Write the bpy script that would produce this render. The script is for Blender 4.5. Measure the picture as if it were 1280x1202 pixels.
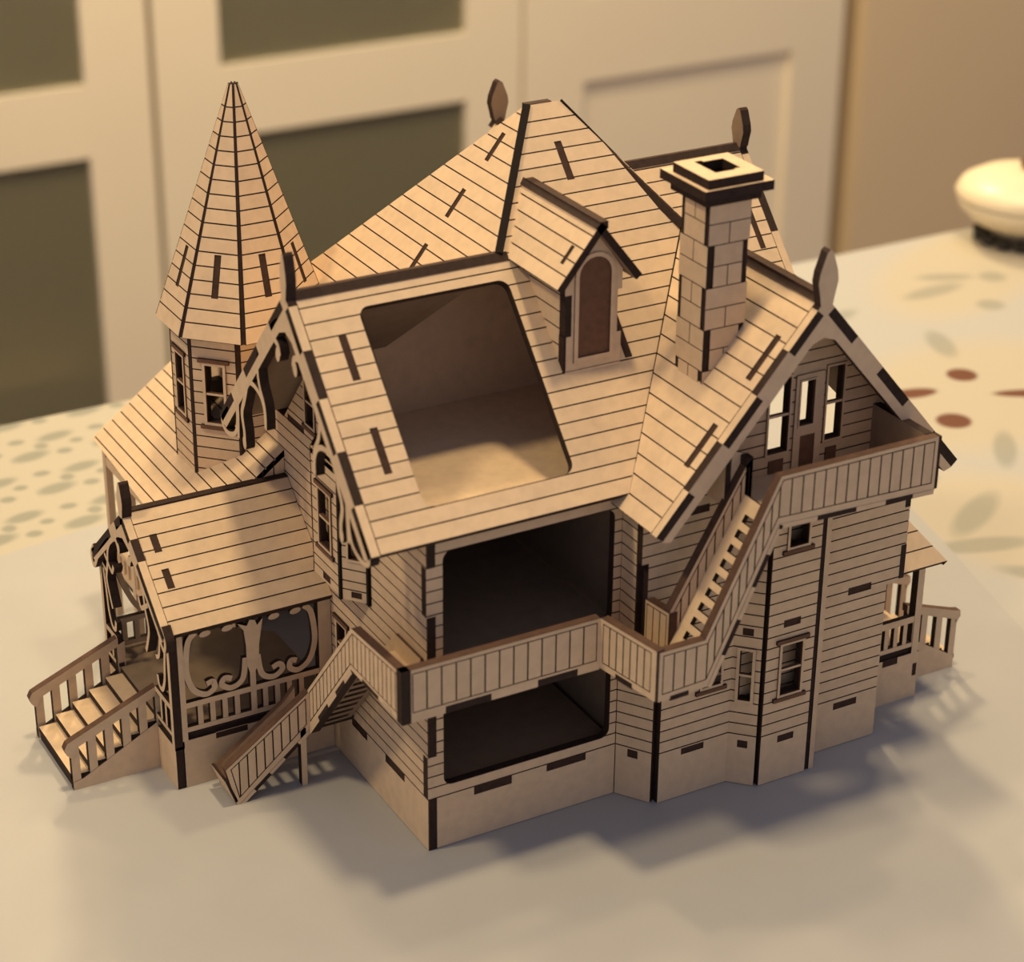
import bpy, math, random
from mathutils import Vector, Matrix
from mathutils.geometry import delaunay_2d_cdt
random.seed(7)
for o in list(bpy.data.objects): bpy.data.objects.remove(o, do_unlink=True)
scene = bpy.context.scene
COL = scene.collection
S = 0.01            # the scene is laid out in centimetres and linked in metres

# ------------------------------------------------------------------ camera
cd = bpy.data.cameras.new('camera'); cam = bpy.data.objects.new('camera', cd); COL.objects.link(cam)
CR = Vector((0.87364987, -0.48647940, 0.00858495)); CDn = Vector((-0.20940809, -0.39187751, -0.89586844)); CF = Vector((0.43918579, 0.78087759, -0.44423646))
CP = Vector((-26.4515, -52.1545, 41.9974)) * S
cam.matrix_world = Matrix(((CR.x, -CDn.x, -CF.x, CP.x), (CR.y, -CDn.y, -CF.y, CP.y), (CR.z, -CDn.z, -CF.z, CP.z), (0, 0, 0, 1)))
cd.sensor_fit = 'HORIZONTAL'; cd.sensor_width = 36.0; cd.lens = 2820.07 / 1280 * 36.0
cd.clip_start = 0.02; cd.clip_end = 50
cd.dof.use_dof = True; cd.dof.focus_distance = 0.745; cd.dof.aperture_fstop = 12.0
scene.camera = cam

# ------------------------------------------------------------------ world, lamps, exposure
world = bpy.data.worlds.new('room_light'); scene.world = world; world.use_nodes = True
bg = world.node_tree.nodes['Background']; bg.inputs[0].default_value = (0.79, 0.77, 0.91, 1); bg.inputs[1].default_value = 0.36
def lamp(name, loc, watts, size, col, target=(6, 5, 5), kind='AREA'):
    l = bpy.data.lights.new(name, kind); l.energy = watts; l.color = col
    if kind == 'AREA': l.shape = 'DISK'; l.size = size
    else: l.shadow_soft_size = size
    o = bpy.data.objects.new(name, l); COL.objects.link(o); o.location = Vector(loc) * S
    d = (Vector(target) - Vector(loc)).normalized(); o.rotation_euler = d.to_track_quat('-Z', 'Y').to_euler()
    return o
WARM = (1.0, 0.75, 0.40)
for loc, w, r in (((-64, 12, 110), 23, 0.07), ((8, 58, 140), 15, 0.05), ((56, 40, 132), 13, 0.05), ((10, -2, 150), 42, 0.07), ((45, 96, 88), 32, 0.06)):  # the last one is an added fill that brightens the cabinet behind
    lamp('bulb_and_fill', loc, w, r, WARM, kind='POINT')
scene.view_settings.view_transform = 'Standard'; scene.view_settings.look = 'None'
scene.view_settings.gamma = 1.0; scene.view_settings.use_curve_mapping = False
scene.view_settings.exposure = 0.0

# ------------------------------------------------------------------ materials
def mat(name, col, rough=0.7, noise=0.0, nscale=300.0, spec=0.25, dark=None, bump=0.0, stretch=(1, 1, 1), vary=0.0):
    m = bpy.data.materials.new(name); m.use_nodes = True; nt = m.node_tree; b = nt.nodes['Principled BSDF']
    b.inputs['Roughness'].default_value = rough; b.inputs['Specular IOR Level'].default_value = spec
    b.inputs['Base Color'].default_value = (*col, 1)
    if noise or vary:
        tc = nt.nodes.new('ShaderNodeTexCoord'); mp = nt.nodes.new('ShaderNodeMapping'); mp.inputs['Scale'].default_value = stretch
        nz = nt.nodes.new('ShaderNodeTexNoise'); nz.inputs['Scale'].default_value = nscale; nz.inputs['Detail'].default_value = 4
        nt.links.new(tc.outputs['Object'], mp.inputs[0]); nt.links.new(mp.outputs[0], nz.inputs['Vector'])
        mx = nt.nodes.new('ShaderNodeMix'); mx.data_type = 'RGBA'
        d = dark or tuple(c * (1 - noise) for c in col)
        mx.inputs[6].default_value = (*d, 1); mx.inputs[7].default_value = (*col, 1)
        rp = nt.nodes.new('ShaderNodeMapRange'); rp.inputs[1].default_value = 0.3; rp.inputs[2].default_value = 0.62
        nt.links.new(nz.outputs['Fac'], rp.inputs[0]); nt.links.new(rp.outputs[0], mx.inputs[0])
        out = mx.outputs[2]
        if vary:
            oi = nt.nodes.new('ShaderNodeObjectInfo'); mr = nt.nodes.new('ShaderNodeMapRange')
            mr.inputs[3].default_value = 1 - vary; mr.inputs[4].default_value = 1.0 + vary * 0.3
            nt.links.new(oi.outputs['Random'], mr.inputs[0])
            hs = nt.nodes.new('ShaderNodeHueSaturation'); nt.links.new(mr.outputs[0], hs.inputs['Value']); nt.links.new(out, hs.inputs['Color'])
            out = hs.outputs[0]
        nt.links.new(out, b.inputs['Base Color'])
        if bump:
            bp = nt.nodes.new('ShaderNodeBump'); bp.inputs['Strength'].default_value = bump; bp.inputs['Distance'].default_value = 0.0005
            nt.links.new(nz.outputs['Fac'], bp.inputs['Height']); nt.links.new(bp.outputs[0], b.inputs['Normal'])
    return m
WOOD = mat('fibreboard', (0.72, 0.54, 0.37), 0.75, 0.10, 260, vary=0.06)
INNER = mat('fibreboard_shaded', (0.27, 0.20, 0.145), 0.8, 0.12, 200)  # same board darkened: the shade of the rooms is put into the colour
CHAR = mat('charred_edge', (0.040, 0.023, 0.019), 0.85, 0.3, 500)
TENON = mat('tenon_end', (0.060, 0.032, 0.024), 0.85, 0.3, 500)
GROOVE = mat('engraved_line', (0.085, 0.048, 0.034), 0.85, 0.3, 500)
DARK = mat('burnt_gap_and_shade', (0.012, 0.008, 0.007), 0.9, 0.2, 500)
BROWN = mat('engraved_brown', (0.17, 0.088, 0.055), 0.8, 0.2, 400)
RAIL = mat('rail_top', (0.11, 0.060, 0.042), 0.8, 0.25, 400)

# ------------------------------------------------------------------ mesh helpers
class Fr:
    def __init__(s, o, u, v):
        s.o = Vector(o); s.u = Vector(u).normalized(); s.v = Vector(v).normalized(); s.n = s.u.cross(s.v)
    def pt(s, a, b, c=0.0): return s.o + s.u * a + s.v * b + s.n * c
def front(y): return Fr((0, y, 0), (1, 0, 0), (0, 0, 1))          # faces -Y, (x, z)
def left(x): return Fr((x, 0, 0), (0, -1, 0), (0, 0, 1))          # faces -X, (-y, z)
def right(x): return Fr((x, 0, 0), (0, 1, 0), (0, 0, 1))          # faces +X, (y, z)
def back(y): return Fr((0, y, 0), (-1, 0, 0), (0, 0, 1))          # faces +Y, (-x, z)
def top(z): return Fr((0, 0, z), (1, 0, 0), (0, 1, 0))
def L(loop): return [(-y, z) for y, z in loop]
def rect(a0, b0, a1, b1): return [(a0, b0), (a1, b0), (a1, b1), (a0, b1)]
def rrect(a0, b0, a1, b1, r, n=5):
    out = []
    for cx, cy, t0 in ((a1 - r, b0 + r, -90), (a1 - r, b1 - r, 0), (a0 + r, b1 - r, 90), (a0 + r, b0 + r, 180)):
        for k in range(n + 1):
            t = math.radians(t0 + 90 * k / n); out.append((cx + r * math.cos(t), cy + r * math.sin(t)))
    return out
def ell(cx, cy, ra, rb, n=16, rot=0.0):
    c, s = math.cos(rot), math.sin(rot)
    return [(cx + ra * math.cos(t) * c - rb * math.sin(t) * s, cy + ra * math.cos(t) * s + rb * math.sin(t) * c) for t in (2 * math.pi * k / n for k in range(n))]
def inside(p, loop):
    x, y = p; r = False; n = len(loop); j = n - 1
    for i in range(n):
        xi, yi = loop[i]; xj, yj = loop[j]
        if (yi > y) != (yj > y) and x < (xj - xi) * (y - yi) / (yj - yi) + xi: r = not r
        j = i
    return r
def tri(loops):
    vs = []; es = []
    for lp in loops:
        k = len(vs); n = len(lp); vs += [Vector((p[0], p[1])) for p in lp]; es += [(k + i, k + (i + 1) % n) for i in range(n)]
    v, e, f, *_ = delaunay_2d_cdt(vs, es, [], 0, 1e-5)
    V = [(p.x, p.y) for p in v]; F = []
    for t in f:
        c = (sum(V[i][0] for i in t) / 3, sum(V[i][1] for i in t) / 3)
        if sum(inside(c, lp) for lp in loops) % 2 == 1: F.append(list(t))
    return V, F
def ccw(V, F):
    out = []
    for f in F:
        a = sum(V[f[i]][0] * V[f[(i + 1) % len(f)]][1] - V[f[(i + 1) % len(f)]][0] * V[f[i]][1] for i in range(len(f)))
        if abs(a) < 1e-7: continue
        out.append(f if a > 0 else f[::-1])
    return out
def clip(V, F, ax, lo, hi):
    key = {}; nv = []; nf = []
    def vid(p):
        k = (round(p[0], 4), round(p[1], 4))
        if k not in key: key[k] = len(nv); nv.append(p)
        return key[k]
    for f in F:
        poly = [V[i] for i in f]
        for sgn, lim in ((1, lo), (-1, -hi)):
            out = []
            for i in range(len(poly)):
                p, q = poly[i], poly[(i + 1) % len(poly)]; dp, dq = sgn * p[ax] - lim, sgn * q[ax] - lim
                if dp >= 0: out.append(p)
                if (dp >= 0) != (dq >= 0):
                    t = dp / (dp - dq); out.append((p[0] + (q[0] - p[0]) * t, p[1] + (q[1] - p[1]) * t))
            poly = out
            if len(poly) < 3: break
        if len(poly) >= 3:
            ids = []
            for p in poly:
                k = vid(p)
                if not ids or (ids[-1] != k and ids[0] != k): ids.append(k)
            if len(ids) >= 3: nf.append(ids)
    return nv, ccw(nv, nf)
def islands(V, F):
    par = list(range(len(V)))
    def fd(i):
        while par[i] != i: par[i] = par[par[i]]; i = par[i]
        return i
    for f in F:
        for i in f[1:]: par[fd(i)] = fd(f[0])
    g = {}
    for f in F: g.setdefault(fd(f[0]), []).append(f)
    return list(g.values())
def farea(V, F):
    return sum(abs(sum(V[f[i]][0] * V[f[(i + 1) % len(f)]][1] - V[f[(i + 1) % len(f)]][0] * V[f[i]][1] for i in range(len(f)))) / 2 for f in F)

class Acc:
    def __init__(s): s.v = []; s.f = []; s.m = []; s.mats = []
    def mi(s, m):
        if m not in s.mats: s.mats.append(m)
        return s.mats.index(m)
    def slab2(s, fr, V, F, c0, c1, mf=None, ms=None, mb=None):
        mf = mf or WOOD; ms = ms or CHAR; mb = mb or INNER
        F = ccw(V, F); used = sorted(set(i for f in F for i in f)); mp = {}
        k = len(s.v); n = len(used)
        for j, i in enumerate(used): mp[i] = j; s.v.append(fr.pt(V[i][0], V[i][1], c1))
        for i in used: s.v.append(fr.pt(V[i][0], V[i][1], c0))
        a, b, c = s.mi(mf), s.mi(ms), s.mi(mb); ed = set()
        for f in F:
            g = [mp[i] for i in f]
            s.f.append([k + i for i in g]); s.m.append(a)
            s.f.append([k + n + i for i in reversed(g)]); s.m.append(c)
            for i in range(len(g)): ed.add((g[i], g[(i + 1) % len(g)]))
        for i, j in ed:
            if (j, i) not in ed: s.f.append([k + n + i, k + n + j, k + j, k + i]); s.m.append(b)
        return s
    def slab(s, fr, loops, c0=-0.31, c1=0.0, mf=None, ms=None, mb=None):
        V, F = tri(loops); return s.slab2(fr, V, F, c0, c1, mf, ms, mb)
    def union(s, fr, shapes, c0=-0.31, c1=0.0, mf=None, ms=None, mb=None):
        """one sheet cut from the union of several flat outlines"""
        vs = []; es = []
        for lp in shapes:
            k = len(vs); n = len(lp); vs += [Vector((p[0], p[1])) for p in lp]; es += [(k + i, k + (i + 1) % n) for i in range(n)]
        v, e, f, *_ = delaunay_2d_cdt(vs, es, [], 0, 1e-4); V = [(p.x, p.y) for p in v]; F = []
        bb = [(min(p[0] for p in lp), max(p[0] for p in lp), min(p[1] for p in lp), max(p[1] for p in lp)) for lp in shapes]
        for t in f:
            c = (sum(V[i][0] for i in t) / 3, sum(V[i][1] for i in t) / 3)
            if any(b[0] <= c[0] <= b[1] and b[2] <= c[1] <= b[3] and inside(c, lp) for lp, b in zip(shapes, bb)): F.append(list(t))
        return s.slab2(fr, V, F, c0, c1, mf, ms, mb)
    def box(s, p0, p1, mt=None, ms=None):
        return s.slab(top(p1[2]), [rect(p0[0], p0[1], p1[0], p1[1])], p0[2] - p1[2], 0, mt, ms or mt, mt)
    def ribbon(s, fr, pts, w, c0, c1, w2=None, n=6, mf=None, ms=None, mb=None):
        P = spline(pts, n); w2 = w if w2 is None else w2; V = []; F = []
        for i, p in enumerate(P):
            q0 = P[max(i - 1, 0)]; q1 = P[min(i + 1, len(P) - 1)]
            dx, dy = q1[0] - q0[0], q1[1] - q0[1]; l = math.hypot(dx, dy) or 1
            ww = (w + (w2 - w) * i / (len(P) - 1)) / 2
            V += [(p[0] - dy / l * ww, p[1] + dx / l * ww), (p[0] + dy / l * ww, p[1] - dx / l * ww)]
            if i: F.append([2 * i - 2, 2 * i - 1, 2 * i + 1, 2 * i])
        return s.slab2(fr, V, F, c0, c1, mf, ms, mb)
    def build(s, name, parent=None, smooth=False):
        me = bpy.data.meshes.new(name); me.from_pydata([p * S for p in s.v], [], s.f)
        for m in s.mats: me.materials.append(m)
        me.polygons.foreach_set('material_index', s.m)
        if smooth: me.polygons.foreach_set('use_smooth', [True] * len(me.polygons))
        me.update(); o = bpy.data.objects.new(name, me); COL.objects.link(o); o.parent = parent
        return o
def spline(pts, n):
    if n <= 1 or len(pts) < 3: return pts
    out = []
    for i in range(len(pts) - 1):
        p0 = pts[max(i - 1, 0)]; p1 = pts[i]; p2 = pts[i + 1]; p3 = pts[min(i + 2, len(pts) - 1)]
        for k in range(n):
            t = k / n
            out.append(tuple(0.5 * (2 * p1[d] + (p2[d] - p0[d]) * t + (2 * p0[d] - 5 * p1[d] + 4 * p2[d] - p3[d]) * t * t + (3 * p1[d] - p0[d] - 3 * p2[d] + p3[d]) * t ** 3) for d in (0, 1)))
    out.append(pts[-1]); return out
def band(pts, w, n=6):
    """quads of a curved band"""
    P = spline(pts, n); V = []
    for i, p in enumerate(P):
        q0 = P[max(i - 1, 0)]; q1 = P[min(i + 1, len(P) - 1)]; dx, dy = q1[0] - q0[0], q1[1] - q0[1]; l = math.hypot(dx, dy) or 1
        V.append(((p[0] - dy / l * w / 2, p[1] + dx / l * w / 2), (p[0] + dy / l * w / 2, p[1] - dx / l * w / 2)))
    return [[V[i][0], V[i][1], V[i + 1][1], V[i + 1][0]] for i in range(len(V) - 1)]
def empty(name, loc=(0, 0, 0)):
    o = bpy.data.objects.new(name, None); o.empty_display_size = 0.01; COL.objects.link(o); o.location = Vector(loc) * S; return o
def tag(o, label=None, cat=None, kind=None, group=None):
    if label: o['label'] = label
    if cat: o['category'] = cat
    if kind: o['kind'] = kind
    if group: o['group'] = group
    return o
T = 0.31; G = 0.045; D = 0.05     # sheet thickness, engraved line width and depth
def boards(fr, loops, bounds, parent, name='siding_board', ax=1, gap=G, names=None, mf=None, minarea=0.02, keep=None, c1=0.0, c0=-D):
    V, F = tri(loops)
    for k in range(len(bounds) - 1):
        nv, nf = clip(V, F, ax, bounds[k] + gap / 2, bounds[k + 1] - gap / 2)
        for isl in islands(nv, nf):
            if farea(nv, isl) < minarea: continue
            used = [i for f in isl for i in f]
            c = (sum(nv[i][0] for i in used) / len(used), sum(nv[i][1] for i in used) / len(used))
            if keep and not keep(c): continue
            a = Acc(); a.slab2(fr, nv, isl, c0, c1, mf or WOOD, GROOVE, GROOVE)
            a.build(names(k) if names else name, parent)
def tenons(fr, rects, parent, c1=-0.03):
    for r in rects:
        Acc().slab(fr, [r], c1 - 0.2, c1, TENON, CHAR, CHAR).build('tenon', parent)
def plate(name, fr, loops, bounds=None, parent=None, slots=(), holes=(), bname='siding_board', ax=1, names=None, keep=None, t=T, mf=None, gap=G):
    """a sheet with its engraved boards; slots get a tenon end, holes stay open"""
    lp = [loops] + list(slots) + list(holes); a = Acc()
    if bounds is None:
        a.slab(fr, lp, -t, 0, mf or WOOD); o = a.build(name, parent)
    else:
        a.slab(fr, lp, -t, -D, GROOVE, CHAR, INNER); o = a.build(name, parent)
        boards(fr, lp, bounds, o, bname, ax, gap, names, keep=keep)
    tenons(fr, slots, o)
    return o
def inset(lp, d):
    n = len(lp); ar = sum(lp[i][0] * lp[(i + 1) % n][1] - lp[(i + 1) % n][0] * lp[i][1] for i in range(n)); sg = 1 if ar > 0 else -1; out = []
    for i in range(n):
        p, q, r = lp[i - 1], lp[i], lp[(i + 1) % n]
        e1 = ((q[0] - p[0]), (q[1] - p[1])); e2 = ((r[0] - q[0]), (r[1] - q[1])); l1, l2 = math.hypot(*e1), math.hypot(*e2)
        n1 = (-e1[1] / l1 * sg, e1[0] / l1 * sg); n2 = (-e2[1] / l2 * sg, e2[0] / l2 * sg); k = d / max(0.25, 1 + n1[0] * n2[0] + n1[1] * n2[1])
        out.append((q[0] + (n1[0] + n2[0]) * k, q[1] + (n1[1] + n2[1]) * k))
    return out
def rng(a, b, st):
    n = max(1, int(round((b - a) / st))); return [a + (b - a) * i / n for i in range(n + 1)]
def steps(a, b, st):
    out = [a]
    while out[-1] + st < b - 0.1: out.append(out[-1] + st)
    return out + [b]
def window(fr, parent, a0, b0, a1, b1, w=0.09, mid=True, header=True, sill=True, c1=0.06):
    """proud frame round an opening a0..a1, b0..b1"""
    a = Acc(); a.slab(fr, [rect(a0 - w, b0 - w, a1 + w, b1 + w), rect(a0, b0, a1, b1)], -0.02, c1, WOOD, BROWN)
    if mid:
        m = (b0 + b1) / 2; a.slab(fr, [rect(a0, m - 0.04, a1, m + 0.04)], -0.1, c1 - 0.03, WOOD, BROWN)
    o = a.build('window_frame', parent)
    if header: Acc().slab(fr, [rect(a0 - 0.24, b1 + w, a1 + 0.24, b1 + w + 0.14)], -0.02, c1 + 0.03, BROWN, CHAR).build('window_header', parent)
    if sill: Acc().slab(fr, [rect(a0 - 0.24, b0 - w - 0.14, a1 + 0.24, b0 - w)], -0.02, c1 + 0.03, BROWN, CHAR).build('window_sill', parent)
    return o
# ------------------------------------------------------------------ the model house
house = empty('model_house')
tag(house, 'laser-cut wooden model of a Victorian house with turret, chimney and balconies on white cloth', 'model house')
P = 0.41; ZB = 1.92
SID = [0, ZB] + [ZB + P * i for i in range(1, 40)]
def sid(zmax, z0=0): return [z for z in SID if z0 <= z < zmax - 0.1] + [zmax]
fnames = lambda k: 'foundation_board' if k == 0 else 'siding_board'
# roof planes
YE, ZE, YR, ZR = -0.495, 11.219, 5.156, 17.385
MS = (ZR - ZE) / (YR - YE); MC = 1 / math.sqrt(1 + MS * MS); MN = MS * MC       # main slope
XG, WG, ZGE = 12.0, 5.675, 10.795
KS = (ZR - ZGE) / WG; KC = 1 / math.sqrt(1 + KS * KS); KN = KS * KC             # wing slope
LS = 1.262; LC = 1 / math.sqrt(1 + LS * LS); LN = LS * LC                         # turret side of the centre roof
TX, TX2, TY, TZ = 7.95, 9.17, 8.33, 20.85
mr = Fr((0, YE, ZE), (1, 0, 0), (0, MC, MN)); my = lambda y: (y - YE) / MC
rrf = Fr((XG - WG, 0, ZGE), (0, -1, 0), (KC, 0, KN)); kx = lambda x: (x - XG + WG) / KC
lxf = Fr((5.2, 0, ZR), (0, -1, 0), (LC, 0, LN)); lx = lambda x: (x - 5.2) / LC

# --- main block, front wall with the two open rooms
A_Z = [(0, ZB), (3.45, 8.42), (10.08, 11.15)]            # where the left wall's fingers show on the front
def fingers(z0, z1, ints, x_in, x_out):                   # edge polyline from z0 to z1
    out = []
    cur = z0
    for a, b in ints:
        if a > cur: out += [(x_out, cur), (x_out, a)]
        out += [(x_in, max(a, z0)), (x_in, min(b, z1))]; cur = b
    if cur < z1: out += [(x_out, cur), (x_out, z1)]
    return out
fw_out = [(6.8, 0), (6.8, 11.15)] + fingers(0, 11.15, A_Z, T, 0)[::-1]
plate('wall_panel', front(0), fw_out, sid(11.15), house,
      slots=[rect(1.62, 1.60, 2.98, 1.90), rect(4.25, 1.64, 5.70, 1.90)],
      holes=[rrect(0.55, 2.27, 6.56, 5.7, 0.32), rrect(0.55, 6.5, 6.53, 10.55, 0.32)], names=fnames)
# --- left wall and gable
gapz = lambda y: ZR - 0.45 - MS * abs(y - YR)
inv = []
cur = 0
for a, b in A_Z:
    if a > cur: inv.append((cur, a))
    cur = b
edge = [(y, z) for y, z in fingers(0, 11.0, inv, T, 0)]
lw = edge[::-1] + [(6.9, 0), (6.9, 5.4), (12.0, 5.4), (12.0, 10.9), (2 * YR - 0.1, 10.9), (YR, gapz(YR))]
lwp = plate('wall_panel', left(0), L(lw), sid(17), house,
      slots=[L(rect(4.35, 1.62, 5.5, 1.9)), L(rect(1.63, 1.62, 3.0, 1.9)), L(rect(8.6, 10.9, 9.9, 11.15))],
      holes=[L(rect(7.72, 11.45, 8.35, 13.0)), L(rect(4.9, 12.6, 5.6, 14.2)), L(rect(5.75, 3.6, 6.4, 5.1))], names=fnames)
window(left(0), lwp, -8.35, 11.45, -7.72, 13.0); window(left(0), lwp, -5.6, 12.6, -4.9, 14.2); window(left(0), lwp, -6.4, 3.6, -5.75, 5.1)
# --- bay hanging on the left gable wall
BX = -0.62; BZ0, BZ1 = 6.95, 11.4
o = plate('bay_panel', left(BX), L(rect(4.78, BZ0, 6.72, BZ1)), [BZ0, 7.3] + sid(BZ1, 7.4), house,
      slots=[L(rect(5.5, 7.05, 6.05, 7.28))], holes=[L(rect(5.33, 8.3, 6.15, 10.25))], t=0.2)
window(left(BX), o, -6.15, 8.3, -5.33, 10.25)
for y0, x0, y1, x1, vis in ((4.62, BX + 0.02, 3.9, -0.02, True), (7.6, -0.02, 6.84, BX + 0.02, False)):
    ln = math.hypot(y0 - y1, x1 - x0); f = Fr((x0, y0, 0), (x1 - x0, y1 - y0, 0), (0, 0, 1))
    o = plate('bay_panel', f, rect(0, BZ0, ln, BZ1), [BZ0, 7.35] + sid(BZ1, 7.4), house,
              slots=[rect(ln * 0.32, 7.08, ln * 0.72, 7.3)], holes=[rect(ln * 0.25, 8.45, ln * 0.8, 10.25)], t=0.18)
    window(f, o, ln * 0.25, 8.45, ln * 0.8, 10.25, w=0.07, header=False, sill=False, c1=0.04)
Acc().slab(top(BZ0 + 0.2), [[(0, 3.95), (BX + 0.15, 4.8), (BX + 0.15, 6.7), (0, 7.5)]], -0.2, 0).build('bay_floor', house)
Acc().slab(top(BZ1), [[(0, 3.95), (BX, 4.75), (BX, 6.75), (0, 7.5)]], -0.2, 0).build('bay_cap', house)

for px_, py_ in ((BX - 0.0, 4.70), (-0.05, 3.86)):  # the second strip only paints the shadow where the bay meets the wall
    Acc().box((px_ - 0.06, py_ - 0.07, BZ0), (px_ + 0.1, py_ + 0.07, BZ1), DARK).build('corner_strip', house)
# --- right wing
YW = -1.2
f = Fr((6.82, -0.02, 0), (0.72, -1.06, 0), (0, 0, 1)); ln = 1.26
plate('wall_panel', f, rect(0, 0, ln, 6.4), sid(6.4), house, slots=[rect(0.42, 1.55, 0.78, 1.85)], names=fnames)
up = plate('wall_panel', left(6.8), L(rect(-0.02, 6.3, YW + 0.31, 11.1)), sid(11.1, 6.3), house)   # upper return
Acc().slab(left(6.8), [L(rect(YW + 0.31, 9.05, YW + 0.01, 11.1))], -0.05, 0.005, CHAR).build('corner_finger', house)
Acc().slab(left(7.05), [L(rect(YW + 0.31, 6.2, YW + 0.01, 9.05))], -0.05, 0.005, CHAR).build('corner_finger', house)
wz = lambda x: ZR - 0.5 - KS * abs(x - XG)
ww = [(7.74, 0), (16.47, 0), (16.47, 5.85), (17.16, 5.85), (17.16, wz(17.16)), (XG, wz(XG)), (6.8, wz(6.8)), (6.8, 9.05), (7.05, 9.05), (7.05, 6.3), (7.74, 6.3)]
wing = plate('wall_panel', front(YW), ww, sid(17.2), house,
      slots=[rect(8.58, 1.62, 9.45, 1.86), rect(14.66, 1.50, 15.62, 1.76), rect(14.89, 5.85, 15.83, 6.12), rect(8.3, 10.35, 9.2, 10.62)],
      holes=[rect(9.25, 3.95, 9.95, 5.45), rect(11.2, 11.8, 11.95, 14.32), rect(12.34, 12.56, 12.86, 14.06), rect(13.37, 11.85, 13.98, 14.34)], names=fnames)
window(front(YW), wing, 9.25, 3.95, 9.95, 5.45)
window(front(YW), wing, 11.2, 11.8, 11.95, 14.32, w=0.07, header=False, sill=False)
window(front(YW), wing, 13.37, 11.85, 13.98, 14.34, w=0.07, header=False, sill=False)
a = Acc(); a.slab(front(YW), [rect(12.16, 11.0, 13.22, 14.28), rect(12.34, 12.56, 12.86, 14.06), rect(12.42, 11.1, 12.98, 12.2)], 0, 0.06, WOOD, BROWN)
dr = a.build('balcony_door', house)
Acc().slab(front(YW), [rect(12.42, 11.1, 12.98, 12.2)], 0, 0.03, BROWN, CHAR).build('door_panel', dr)
Acc().slab(front(YW), [rect(12.28, 12.5, 12.92, 14.12), rect(12.34, 12.56, 12.86, 14.06)], 0.05, 0.09, WOOD, BROWN).build('glazing_frame', dr)
for x0, x1 in ((11.2, 11.95), (13.37, 13.98)):
    Acc().slab(front(YW), [rect(x0 + 0.1, 11.12, x1 - 0.1, 11.55)], 0, 0.04, BROWN, CHAR).build('window_apron', wing)
# lower bay of the wing
YB2 = -1.94
o = plate('bay_panel', front(YB2), rect(11.2, 0, 13.06, 10.0), sid(10.0), house,
      slots=[rect(11.86, 1.5, 12.5, 1.76), rect(11.8, 5.85, 12.46, 6.12)],
      holes=[rect(11.78, 3.35, 12.58, 5.2), rect(11.78, 8.78, 12.5, 9.6)], names=fnames)
window(front(YB2), o, 11.78, 3.35, 12.58, 5.2)
window(front(YB2), o, 11.78, 8.78, 12.5, 9.6, mid=False, header=False)
f = Fr((10.4, -1.2, 0), (0.66, -0.66, 0), (0, 0, 1)); ln = 0.93
o = plate('bay_panel', f, rect(0, 0, ln, 10.0), sid(10.0), house, slots=[rect(0.32, 1.42, 0.66, 1.7), rect(0.28, 5.65, 0.64, 5.92)], holes=[rect(0.25, 3.25, 0.66, 5.1)], names=fnames)
window(f, o, 0.25, 3.25, 0.66, 5.1, w=0.1, header=False, sill=False)
o = plate('bay_panel', right(13.44), rect(YB2 + 0.16, 0, YW, 10.0), None, house)
Acc().slab(front(YB2 + 0.08), [rect(13.0, 0, 13.27, 10.0)], -0.3, 0, CHAR).build('corner_strip', house)
Acc().slab(front(YB2 + 0.05), [rect(13.27, 0, 13.46, 10.0)], -0.3, 0, WOOD).build('corner_strip', house)
Acc().slab(top(10.0), [[(10.4, YW), (11.1, YB2 + 0.05), (13.25, YB2 + 0.05), (13.25, YW)]], -0.2, 0).build('bay_cap', house)
# wing end wall, upper overhang floor
plate('wall_panel', right(16.47), rect(YW + T, 0, 0.3, 5.85), None, house)
Acc().slab(top(6.1), [rect(16.2, YW + 0.05, 17.1, 1.0)], -0.25, 0).build('overhang_floor', house)
for z0, z1 in ((5.95, 7.2), (8.6, 9.9)): Acc().slab(front(YW), [rect(16.95, z0, 17.16, z1)], -0.1, 0.01, CHAR).build('corner_finger', house)
# --- inner floors, attic walls and partitions added to keep the dolls' house rooms dark
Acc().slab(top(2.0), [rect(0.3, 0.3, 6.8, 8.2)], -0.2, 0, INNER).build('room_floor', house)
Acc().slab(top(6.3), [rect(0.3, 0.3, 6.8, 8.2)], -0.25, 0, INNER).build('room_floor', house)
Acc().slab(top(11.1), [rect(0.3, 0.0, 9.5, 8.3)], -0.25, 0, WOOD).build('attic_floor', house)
Acc().slab(front(8.3), [rect(0.3, 0, 7.0, 11), ], -T, 0, INNER).build('baffle_partition', house)
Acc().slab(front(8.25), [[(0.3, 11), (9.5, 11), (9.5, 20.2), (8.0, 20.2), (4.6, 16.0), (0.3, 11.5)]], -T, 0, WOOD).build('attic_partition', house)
Acc().slab(left(7.0), [L(rect(0, 0, 8.3, 10.9))], -T, 0, INNER).build('baffle_partition', house)  # added to stop light leaking in from the open wing
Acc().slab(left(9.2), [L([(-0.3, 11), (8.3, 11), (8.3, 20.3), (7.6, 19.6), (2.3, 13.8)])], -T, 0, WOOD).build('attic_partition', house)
Acc().slab(front(1.6), [rect(7.3, 0, 16.9, 9.2)], -T, 0, INNER).build('baffle_partition', house)  # added behind the lower wing windows to block light and darken them
plate('wall_panel', back(17.2), rect(-16.4, 0, 0, 10.7), None, house, holes=[rect(-16, 2.0, -7.5, 10.5)])
plate('wall_panel', left(0.1), L(rect(15.8, 0, 17.2, 10.6)), None, house)

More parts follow.
